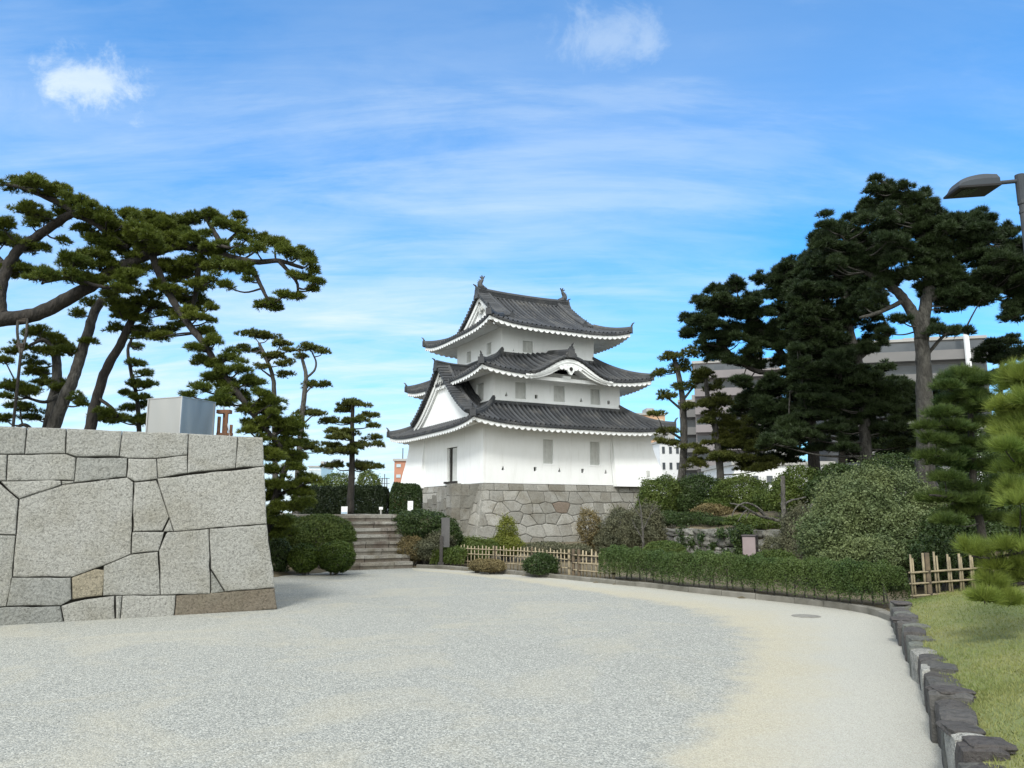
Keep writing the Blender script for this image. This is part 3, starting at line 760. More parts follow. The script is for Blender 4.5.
# stone-drop bays flaring out at two corners
def bay(k, u0, fa, fb):
    prof = [(6.3, .08), (5.6, .13), (5.1, .22), (4.5, .38), (4.0, .54), (3.5, .66), (Z0 - .06, .82)]
    f = KM[k]; V = []; n = 4
    for z, o_ in prof:
        h = H1 + o_ * fa; h2 = H1 + o_ * fb
        # path: wall at u0 -> face -> corner -> face on next side -> wall
        V += [f(u0, H1 - .02, z), f(u0, h, z), f(h2, h, z), KM[(k + 1) % 4](-u0, h2, z)]
        V.append(KM[(k + 1) % 4](-u0, H1 - .02, z))
    m_ = 5; F = [[i * m_ + j, (i + 1) * m_ + j, (i + 1) * m_ + j + 1, i * m_ + j + 1] for i in range(len(prof) - 1) for j in range(m_ - 1)]
    mb = MB(); mb.add(V, F); by = mb.build('stone_drop_bay', 'plaster', tower)
    z = Z0 - .055; q = len(prof) - 1
    mb = MB(); hh, h2 = H1 + .80 * fa, H1 + .80 * fb
    mb.add([f(u0 + .01, H1 - .02, z), f(u0 + .01, hh, z), f(h2, hh, z), KM[(k + 1) % 4](-u0 - .01, h2, z), KM[(k + 1) % 4](-u0 - .01, H1 - .02, z), f(H1 - .02, H1 - .02, z)], [[0, 1, 2, 5], [5, 2, 3, 4]])
    mb.build('drop_opening', 'dark_opening', by)
    return by
b1 = bay(0, 2.8, .42, 1.4); bay(2, 2.9, 1.35, .42)
mb = MB()
lo = np.minimum(KM[0](4.95, H1 + .12, 3.62), KM[0](5.15, H1 + .30, 3.95)); hi = np.maximum(KM[0](4.95, H1 + .12, 3.62), KM[0](5.15, H1 + .30, 3.95))
mb.box((lo + hi) / 2, hi - lo); mb.build('loophole', 'shutter', b1)
mb = MB(); mb.tube(catmull([(2.35, -H1 - .9, 6.0), (2.5, -H1 - .2, 5.2), (2.72, -H1 - .06, 3.2)], 4), .014, 5); mb.build('rain_chain', 'shutter', tower)

# --- roofs
def prof_z(t_, ze, zt, c=.60): return ze + (zt - ze) * (c * t_ + (1 - c) * t_ * t_)
class Roof:
    """Hipped roof of four concave faces with lifted corners."""
    def __init__(s, E, top, ze, zt, lift, bumpf=None, gab=None):
        s.E, s.top, s.ze, s.zt, s.lift, s.bumpf, s.gab = E, top, ze, zt, lift, bumpf, gab
    def half(s, k, t_):
        if s.gab and k in (0, 2):
            tg, G_ = s.gab; return np.where(t_ < tg, s.E + (G_ - s.E) * t_ / tg, G_)
        if s.gab: tg, G_ = s.gab; return s.E * (1 - t_)   # gable-side skirt, only t<tg
        return s.E + (s.top - s.E) * t_
    def out(s, k, t_):
        if s.gab and k in (0, 2): return s.E * (1 - t_)
        if s.gab: tg, G_ = s.gab; return s.E + (G_ - s.E) * t_ / tg
        return s.E + (s.top - s.E) * t_
    def z(s, k, u, t_):
        hw = s.half(k, t_); tl = s.gab[0] * 1.0 if s.gab else 1.0
        r_ = np.clip(np.abs(u) / np.maximum(hw, .01), 0, 1)
        fade = np.clip(1 - t_ / tl, 0, 1) ** 2
        z = prof_z(t_, s.ze, s.zt) + s.lift * r_ ** 4 * fade
        if s.bumpf is not None and k == 0: z = z + s.bumpf(u) * (1 - t_) ** .55
        return z
    def tmax(s, k): return 1.0 if (not s.gab or k in (0, 2)) else s.gab[0]
    def hip_t(s, k, u):
        au = np.abs(u)
        if s.gab and k in (0, 2):
            tg, G_ = s.gab; return np.where(au <= G_, 1.0, np.clip((s.E - au) / (s.E - G_) * tg, 0, tg))
        if s.gab: return np.clip(1 - au / s.E, 0, s.gab[0])
        return np.where(au <= s.top, 1.0, np.clip((s.E - au) / (s.E - s.top), 0, 1))
    def tiles(s):
        mb = MB(); sp = .30; rr = .058
        for k in range(4):
            f = KM[k]; tm = s.tmax(k)
            ts = np.linspace(0, tm, 13); us = np.linspace(-1, 1, 61)
            A = np.zeros((len(ts), len(us), 3))
            for i, t_ in enumerate(ts):
                hw = float(s.half(k, t_)); u = us * hw; z = s.z(k, u, t_)
                for j in range(len(us)): A[i, j] = f(u[j], float(s.out(k, t_)), z[j])
            mb.grid(A, 0)  # pans take the dark end of the tint, deepening the groove shade
            # eave lip
            hw = float(s.half(k, 0)); u = us * hw; z = s.z(k, u, 0.0)
            mb.grid(np.array([[f(u[j], s.E, z[j]) for j in range(len(us))], [f(u[j], s.E - .01, z[j] - .10) for j in range(len(us))], [f(u[j], s.E - .3, z[j] - .10) for j in range(len(us))]]))
            nr = int(2 * s.E / sp); xs = (np.arange(nr) - (nr - 1) / 2) * sp
            ang = np.linspace(0, math.pi, 6)
            for x in xs:
                te = min(float(s.hip_t(k, x)), tm)
                if te < .03: continue
                m_ = max(3, int(12 * te / tm) + 1)
                tt = np.linspace(0, te, m_); A = np.zeros((m_, 6, 3))
                uu = np.full(m_, x); zz = np.array([float(s.z(k, x, t_)) for t_ in tt]); oo = np.array([float(s.out(k, t_)) for t_ in tt]); oo[0] += .035
                for i in range(m_):
                    for j in range(6): A[i, j] = f(x + rr * math.cos(ang[j]), oo[i], zz[i] - .02 + rr * math.sin(ang[j]) * 2.5)
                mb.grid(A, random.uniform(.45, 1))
                c0 = np.array(f(x, oo[0] + .001, zz[0] - .02)); ring = [f(x + rr * 1.05 * math.cos(a), oo[0] + .001, zz[0] + rr * 1.0 * math.sin(a) - .015) for a in np.arange(8) * math.pi / 4]
                mb.add(ring, [list(range(8))])
        return mb
    def soffit(s, inner, rise, skip=None):
        mb = MB(); per = .36
        for k in range(4):
            f = KM[k]; n_ = int(2 * s.E / .04); u = np.linspace(-s.E + .05, s.E - .05, n_)
            z = s.z(k, u, 0.0) - .075
            bmp = s.bumpf(u) if (s.bumpf is not None and k == 0) else np.zeros(n_)
            sc_ = .14 * np.abs(np.cos(math.pi * u / per)) ** .8 * np.where(bmp > .02, .0, 1)
            rows = []
            rows.append([f(u[j], s.E - .05, z[j]) for j in range(n_)])
            rows.append([f(u[j], s.E - .055, z[j] - .10 - sc_[j]) for j in range(n_)])
            for w in np.linspace(0.02, 1, 7):
                o_ = s.E - .06 + (inner - s.E + .06) * w; un = u * (o_ / s.E)
                r_ = np.abs(un) / o_; zz = s.ze - .075 + s.lift * r_ ** 4 * (1 - w) ** 2 - .10 + rise * w + bmp * (1 - w * .45)
                rows.append([f(un[j], o_, zz[j] - sc_[j] * (1 - .35 * w)) for j in range(n_)])
            mb.grid(np.array(rows))
        return mb
    def hips(s, up=.20, wdt=.11):
        out = []
        for k in range(4):
            f = KM[k]; tt = np.linspace(-.01, s.tmax(1 if s.gab else 0) * .995, 12); P = []
            kk = k if not s.gab else (k if k in (1, 3) else k)
            for t_ in tt:
                tc_ = max(t_, 0); 
                if s.gab:
                    tg, G_ = s.gab; hw = s.E + (G_ - s.E) * tc_ / tg; o_ = s.E * (1 - tc_); zz = prof_z(tc_, s.ze, s.zt) + s.lift * (1 - tc_ / tg) ** 2
                    x_, y_ = (hw, o_); sx, sy = [(1, -1), (1, 1), (-1, 1), (-1, -1)][k]; P.append((sx * x_, sy * y_, zz))
                else:
                    hw = float(s.half(k, tc_)); P.append(f(hw, hw, float(s.z(k, hw, tc_))))
            P = np.array(P); mb = MB()
            d = P[0] - P[1]; d[2] = 0; d /= np.linalg.norm(d)
            mb.sweep(P, [(-wdt, -.05), (wdt, -.05), (wdt, up), (wdt * .75, up + .02), (wdt * .6, up + .09), (0, up + .13), (-wdt * .6, up + .09), (-wdt * .75, up + .02), (-wdt, up)], side=(-d[1], d[0], 0))
            # end tile with a small upright horn
            c = P[0] + d * .03 + np.array([0, 0, .10]); a = math.atan2(d[1], d[0])
            mb.box(c, (.09, .34, .36), a); mb.box(c + np.array([0, 0, .22]), (.09, .16, .16), a)
            mb.tube([c + (0, 0, .25), c + d * .06 + (0, 0, .38), c + d * .17 + (0, 0, .46)], [.055, .045, .02], 6)
            out.append(mb)
        return out
    def build(s, inner, rise):
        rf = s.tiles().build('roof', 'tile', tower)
        s.soffit(inner, rise).build('eave_underside', 'plaster', rf)
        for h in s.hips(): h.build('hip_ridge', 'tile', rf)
        return rf
def kara(u):
    d = np.abs(np.asarray(u, float) + .1) / 2.7
    return np.where(d < 1, 1.06 * (.5 + .5 * np.cos(math.pi * np.clip(d, 0, 1))) ** 1.0, 0.0)
R1 = Roof(6.44, H2 - .05, 6.08, 7.58, .36); rf1 = R1.build(H1, .42)
R2 = Roof(5.60, H3 - .05, 8.98, 10.58, .36, kara); rf2 = R2.build(H2, .42)
E3, G3 = 4.76, 3.1; tg3 = .33
R3 = Roof(E3, 0, 11.88, 14.72, .40, None, (tg3, G3)); rf3 = R3.build(H3, .42)
# noshi ridges along the storey walls
for rf, h, zt in ((rf1, H2, 7.52), (rf2, H3, 10.50)):
    mb = MB()
    for k in range(4):
        f = KM[k]; p0 = np.array(f(-h - .12, h + .06, zt)); p1 = np.array(f(h + .12, h + .06, zt)); mb.sweep(np.array([p0, p1]), [(-.1, -.1), (.1, -.1), (.1, .07), (-.1, .09)])
    mb.build('flashing_ridge', 'tile', rf)

def onigawara(mb, c, a, s=1.0):
    c = np.asarray(c, float); d = np.array([math.cos(a), math.sin(a), 0])
    mb.box(c + (0, 0, .12 * s), (.12 * s, .46 * s, .5 * s), a, taper=.75); mb.box(c + (0, 0, .40 * s), (.12 * s, .2 * s, .14 * s), a)
    for sg in (-1, 1):
        q = np.array([-d[1], d[0], 0]) * sg
        mb.tube([c + q * .2 * s + (0, 0, -.1 * s), c + q * .3 * s + (0, 0, .02 * s), c + q * .26 * s + (0, 0, .14 * s)], [.06 * s, .05 * s, .025 * s], 6)
    mb.tube([c + (0, 0, .42 * s), c + d * .08 * s + (0, 0, .56 * s), c + d * .22 * s + (0, 0, .62 * s)], [.06 * s, .05 * s, .02 * s], 6)
# main ridge
mb = MB(); xs = np.linspace(-G3 - .12, G3 + .12, 21)
zr = 14.72 + .10 * (np.abs(xs) / G3) ** 2.5
mb.sweep(np.stack([xs, 0 * xs, zr], 1), [(-.17, -.12), (.17, -.12), (.17, .18), (.20, .19), (.20, .23), (.13, .25), (.10, .34), (0, .40), (-.10, .34), (-.13, .25), (-.20, .23), (-.20, .19), (-.17, .18)], side=(0, 1, 0))
for q in range(3):
    zq = .0 + q * .07
    mb.sweep(np.stack([xs, 0 * xs, zr + zq], 1), [(-.195, -.012), (.195, -.012), (.195, .012), (-.195, .012)], side=(0, 1, 0))
mr = mb.build('main_ridge', 'tile', rf3)
for sg in (-1, 1):
    mb = MB(); onigawara(mb, (sg * (G3 + .16), 0, 14.62), 0 if sg > 0 else math.pi, 1.15); mb.build('ridge_end_tile', 'tile', rf3)
for sg in (-1, 1): # fish ornament: body rises from the ridge, tail curls up
    mb = MB(); X = sg * (G3 - .22); zb = 15.12
    pts = catmull([(X - sg * .30, 0, zb + .02), (X - sg * .05, 0, zb + .02), (X + sg * .14, 0, zb + .16), (X + sg * .15, 0, zb + .36), (X + sg * .03, 0, zb + .54), (X - sg * .02, 0, zb + .64)], 4)
    mb.tube(pts, np.interp(np.linspace(0, 1, len(pts)), [0, .15, .4, .7, 1], [.09, .19, .19, .13, .06]), 8)
    tp = np.array([X - sg * .02, 0, zb + .62])
    for dx, dz in ((.20, .14), (.07, .24), (-.12, .22)):
        q = tp + np.array([sg * dx, 0, dz]); sdir = np.array([-dz, 0, sg * dx]); sdir /= np.linalg.norm(sdir)
        mb.add([tp + (0, .05, 0) - sdir * .04, tp + (0, -.05, 0) - sdir * .04, tp + (0, -.05, 0) + sdir * .04, tp + (0, .05, 0) + sdir * .04, q + (0, .02, 0) - sdir * .03, q - (0, .02, 0) - sdir * .03, q - (0, .02, 0) + sdir * .03, q + (0, .02, 0) + sdir * .03],
               [[0, 1, 5, 4], [1, 2, 6, 5], [2, 3, 7, 6], [3, 0, 4, 7], [4, 5, 6, 7]])
    for i in range(3, len(pts) - 4, 2): # dorsal spikes and side fins
        d = np.array([sg * .16, 0, .06]); p_ = pts[i]
        mb.tube([p_ + d * .5, p_ + d * 1.35], [.035, .008], 5)
    for sy in (-1, 1):
        mb.tube([pts[5] + (0, sy * .1, 0), pts[5] + (sg * .04, sy * .26, .14)], [.05, .01], 5)
    mb.build('fish_ornament', 'tile', rf3)

def gable_profile_pts(fz, w, n=25): 
    y = np.linspace(-w, w, n); return y, fz(np.abs(y))
def gable_face(parent, x, fz, w, zb, sx, pend=True):
    """White plaster gable at local x, facing sx, roof underside z=fz(|y|)."""
    y, z = gable_profile_pts(fz, w)
    # recessed plaster field
    mb = MB(); xi = x - sx * .22
    A = np.array([[(xi, yy, max(zb, 0)) for yy in y], [(xi, yy, max(zz - .05, zb)) for yy, zz in zip(y, z)]])
    mb.grid(A); gb = mb.build('gable', 'plaster', parent)
    # barge boards, two stepped layers
    mb = MB()
    for a, b_, xo in ((.02, .30, x), (.28, .46, x - sx * .09)):
        for sg in (-1, 1):
            yy = np.linspace(0, w, 16); zz = fz(yy)
            nz = np.gradient(zz, yy); nl = np.sqrt(1 + nz ** 2)
            up = np.stack([np.zeros(16), sg * (yy + nz / nl * a), zz - a / nl], 1); dn = np.stack([np.zeros(16), sg * (yy + nz / nl * b_), zz - b_ / nl], 1)
            up[0, 1] = 0; dn[0, 1] = 0; dn[0, 2] = zz[0] - b_ * 1.5; up[0, 2] = zz[0] - a * 1.5
            for P in (up, dn): P[:, 1] = np.where(sg * P[:, 1] < 0, 0, P[:, 1])
            q0 = np.array([xo, 0, 0]); q1 = np.array([xo - sx * .14, 0, 0])
            mb.grid(np.array([up + q1, up + q0, dn + q0, dn + q1]))
    mb.build('barge_board', 'plaster', gb)
    if pend:
        mb = MB(); zc_ = fz(np.array([0.]))[0] - .95
        for (yy, zz, rr) in ((0, 0, .15), (-.16, .1, .11), (.16, .1, .11), (-.3, .0, .09), (.3, .0, .09), (0, -.18, .08)):
            mb.tube([(x - sx * .16, yy, zc_ + zz), (x - sx * .02, yy, zc_ + zz)], rr, 10)
        mb.build('pendant', 'shutter', gb)
        mb = MB(); mb.tube([(x - sx * .02, 0, zc_ + .42), (x + sx * .03, 0, zc_ + .42)], .07, 8); mb.build('boss', 'dark_opening', gb)
    return gb
def verge(parent, x, fz, w, sx, inner=.62):
    """Stepped verge tiles across the gable edge and a descending ridge behind them."""
    mb = MB()
    for sg in (-1, 1):
        ys = np.linspace(.05, w, 60); zs = fz(ys); L_ = np.cumsum(np.r_[0, np.hypot(np.diff(ys), np.diff(zs))])
        n_ = int(L_[-1] / .27)
        for i in range(n_):
            l0 = (i + .5) * .27; yy = np.interp(l0, L_, ys); zz = np.interp(l0, L_, zs)
            mb.tube([(x - sx * inner, sg * yy, zz + .14), (x + sx * .14, sg * yy, zz + .10)], .112, 8, tint=random.uniform(.4, 1))
        P = np.stack([np.zeros(60), sg * ys, zs], 1)[::3]
        mb.sweep(P + np.array([x - sx * inner * .5, 0, 0]), [(-inner * .5, -.08), (inner * .5 + .05, -.08), (inner * .5 + .05, .08), (-inner * .5, .08)], side=(1 * sx, 0, 0), tint=0)
    mb.build('verge_tiles', 'tile', parent)
    mb = MB()
    for sg in (-1, 1):
        ys = np.linspace(.1, w * .98, 20); zs = fz(ys)
        P = np.stack([np.full(20, x - sx * (inner + .12)), sg * ys, zs], 1)
        mb.sweep(P, [(-.12, -.05), (.12, -.05), (.12, .22), (.07, .30), (0, .34), (-.07, .30), (-.12, .22)], side=(1, 0, 0))
        d = P[-1] - P[-2]; onigawara(mb, P[-1] + np.array([0, sg * .03, .04]), math.atan2(d[1], d[0]), .72)
    mb.build('descending_ridge', 'tile', parent)
# top-roof gables
def fz3(y): return prof_z(1 - np.asarray(y) / E3, 11.88, 14.72)
wg = E3 * (1 - tg3)
for sx in (-1, 1):
    gable_face(rf3, sx * G3, fz3, wg, 12.55, sx)
    verge(rf3, sx * (G3 + .03), fz3, wg + .05, sx, .5)
# big triangular gable on the lower roof, -x side (and its twin on the +x side)
WC = 4.25
def fzc(y): return 6.86 + 3.12 * np.clip(1 - np.asarray(y) / WC, 0, 1) ** 1.34
mb = MB(); ys = np.linspace(-WC, WC, 41); xs = np.linspace(-5.75, -2.9, 6)
mb.grid(np.array([[(x, y, float(fzc(abs(y)))) for y in ys] for x in xs]))
ang = np.linspace(0, math.pi, 6)
for x in np.arange(-5.0, -2.95, .27):
    for sg in (-1, 1):
        yy = np.linspace(.05, WC, 12)
        mb.grid(np.array([[(x + .078 * math.cos(a), sg * y, float(fzc(y)) + .082 * math.sin(a)) for a in ang] for y in yy]))
dor = mb.build('gable_roof', 'tile', tower)
gable_face(dor, -5.62, fzc, WC - .1, 6.35, -1)
verge(dor, -5.72, fzc, WC, -1, .52)
mb = MB(); xs = np.linspace(-5.85, -2.95, 10); zq = 9.98 + .12 * (np.clip((-xs - 4.4) / 1.4, 0, 1)) ** 2
mb.sweep(np.stack([xs, 0 * xs, zq], 1), [(-.15, -.1), (.15, -.1), (.15, .16), (.18, .17), (.18, .21), (.09, .26), (0, .31), (-.09, .26), (-.18, .21), (-.18, .17), (-.15, .16)], side=(0, 1, 0))
onigawara(mb, (-5.9, 0, 9.86), math.pi, 1.0); mb.build('gable_ridge', 'tile', dor)
# curved karahafu board, pendant and ridge over the middle front eave
us = np.linspace(-2.95, 2.75, 49); zz = 8.98 + kara(us); th2 = .5 + .5 * np.clip(kara(us) / .6, 0, 1)
mb = MB(); yo = -5.62
for a, b_, y_ in ((.06, .24, yo), (.24, .36, yo + .05), (.36, .52, yo + .13)):
    mb.grid(np.array([[(u, y_ + .12, z - a * h) for u, z, h in zip(us, zz, th2)], [(u, y_, z - a * h) for u, z, h in zip(us, zz, th2)], [(u, y_, z - b_ * h) for u, z, h in zip(us, zz, th2)], [(u, y_ + .2, z - b_ * h) for u, z, h in zip(us, zz, th2)]]))
kb_ = mb.build('curved_board', 'plaster', rf2)
mb = MB()
for (yy, z_, rr) in ((-.1, 9.42, .24), (-.42, 9.50, .15), (.22, 9.50, .15), (-.7, 9.46, .11), (.5, 9.46, .11), (-.1, 9.22, .12)):
    mb.tube([(yy, yo + .12, z_), (yy, yo - .02, z_)], rr, 12)
mb.build('pendant', 'plaster', kb_)
mb = MB(); mb.tube([(-.1, yo - .02, 9.43), (-.1, yo - .05, 9.43)], .11, 12); mb.build('boss', 'dark_opening', kb_)
mb = MB(); mb.box((-.1, yo + .55, 8.86), (4.3, .22, .2)); mb.box((-.1, yo + .5, 9.02), (.5, .2, .16)); mb.build('beam', 'plaster', kb_)
mb = MB(); ypts = np.linspace(yo - .05, -H3 - .1, 6); z_ = 10.02 + .0 * ypts
mb.sweep(np.stack([0 * ypts - .1, ypts, np.linspace(10.26, 10.62, 6)], 1), [(-.13, -.1), (.13, -.1), (.13, .18), (.07, .27), (0, .31), (-.07, .27), (-.13, .18)], side=(1, 0, 0))
onigawara(mb, (-.1, yo - .08, 10.2), -math.pi / 2, 1.05); mb.build('curved_gable_ridge', 'tile', rf2)
# outer rolls of tile following the curved eave
mb = MB()
for i in range(3):
    P = np.stack([us, np.full(49, yo - .02 + i * .26), zz + .10 + .02 * i], 1)[3:-3]; mb.tube(P, .09, 7)
for u in np.arange(-2.5, 2.4, .27):
    z_ = 8.98 + float(kara(u)); mb.tube([(u, yo - .1, z_ + .06), (u, yo + .35, z_ + .16)], .085, 8)
mb.build('curved_verge', 'tile', rf2)

# ------------------------------------------------------------------ pines
def ppm(Y): return Y / (FPX * math.cos(PITCH) * 1.0)      # metres per pixel at depth Y (near the horizon)
def pine(name, label, Y, limbs, pads, mat, barkmat='bark_dark', group=None, D=.9, rc=.2, kn=9, nl=.10, nw=.013, dens=1.0, flat=1.0, tint=(.25, .9), ground=None, rootlimb=0, tuft=34, spread=.55, twig_r=.02, grow=(1.14, 1.35), upb=.55):
    s = ppm(Y)
    def P3(q):
        u, v = q[0], q[1]; dY = q[2] if len(q) > 2 else 0
        return at(u, v, Y + dY)
    mb = MB(); samples = []
    for i, (pts, w0, w1) in enumerate(limbs):
        P = catmull([P3(q) for q in pts], 6)
        n = len(P); r_ = np.linspace(w0, w1, n) / 2 * s
        P = P + rng.normal(0, .05, P.shape) * r_[:, None]
        mb.tube(P, r_, 10 if w0 > 6 else 6, rough=.035)
        samples.append(P)
    allS = np.concatenate(samples)
    base = P3(limbs[rootlimb][0][0])
    root = thing(name, label, 'pine tree', base, 0, group)
    VV, TT = [], []; off = 0
    for q in pads:
        u, v, rx, ry = q[:4]; rx *= grow[0]; ry *= grow[1]
        Sd = allS
        if len(q) > 4: dY = q[4]
        else:
            # follow the nearest limb in depth, with scatter of the crown's own thickness
            pr = P3((u, v)); dd = np.hypot(Sd[:, 0] - pr[0], Sd[:, 2] - pr[2]); k = dd.argmin()
            dY = (Sd[k, 1] - Y) + rng.uniform(-1, 1) * min(D, .15 + dd[k] * 1.0)
        c = P3((u, v, dY)); Rx = rx * s; Rz = ry * s * flat
        foot = c - np.array([0, 0, Rz * .45])
        d0 = np.linalg.norm(Sd - c, axis=1); k = (d0 + 1.6 * np.maximum(0, Sd[:, 2] - foot[2])).argmin()
        if d0[k] > d0.min() * 1.5 + .25: k = d0.argmin()
        a = Sd[k]
        if np.linalg.norm(a - foot) > .08:
            tl = np.linalg.norm(a - foot)
            mid = (a + foot) / 2 + np.array([0, 0, -.08]) * min(1, tl) + rng.normal(0, .05, 3) * min(1, tl)
            mb.tube(catmull([a, mid, foot], 4), np.linspace(twig_r * (1 + tl * .45), twig_r * .7, 9), 5, caps=False)
        ns = max(4, int(2.5 * dens * (Rx / rc) ** 1.6 * max(1, Rz / rc / 1.0)))
        rr_ = np.sqrt(rng.uniform(0, 1, ns)); th_ = rng.uniform(0, 2 * math.pi, ns)
        ox = np.cos(th_) * rr_ * max(Rx - rc * .6, .02); oy = np.sin(th_) * rr_ * max(Rx * .9 - rc * .6, .02)
        hz = (1 - rr_ ** 2) * rng.uniform(.0, 1, ns) * max(2 * Rz - rc, .03) - Rz * .65
        cc = c + np.stack([ox, oy, hz + rng.normal(0, rc * .15, ns)], 1)
        for j in range(ns):
            rad = rc * rng.uniform(.65, 1.2)
            if rng.random() < .4: mb.tube([foot, cc[j] - np.array([0, 0, rad * .3])], [twig_r * .6, twig_r * .3], 4, caps=False)
            nt = max(8, int(1.7 * tuft * (rad / rc) ** 2))
            d = unit(rng.normal(0, 1, (nt, 3))); d[:, 2] = np.abs(d[:, 2]) * 1.0 - .28 * rng.random(nt); d = unit(d)
            C = cc[j] + d * np.array([1, 1, .62]) * rad * rng.uniform(.35, 1, (nt, 1))
            dirn = unit(d + np.array([0, 0, upb]))
            tn = np.clip(rng.uniform(*tint) + rng.normal(0, .1, nt), 0, 1)
            V, t_ = needles(C, dirn, kn, nl, nw * 1.35, spread, tn); VV.append(V); TT.append(t_)
    mb.build('trunk', barkmat, root, smooth=True, off=base)
    V = np.concatenate(VV) - base
    mkmesh('crown', V, np.arange(len(V)).reshape(-1, 3), mat, root, np.concatenate(TT))
    return root

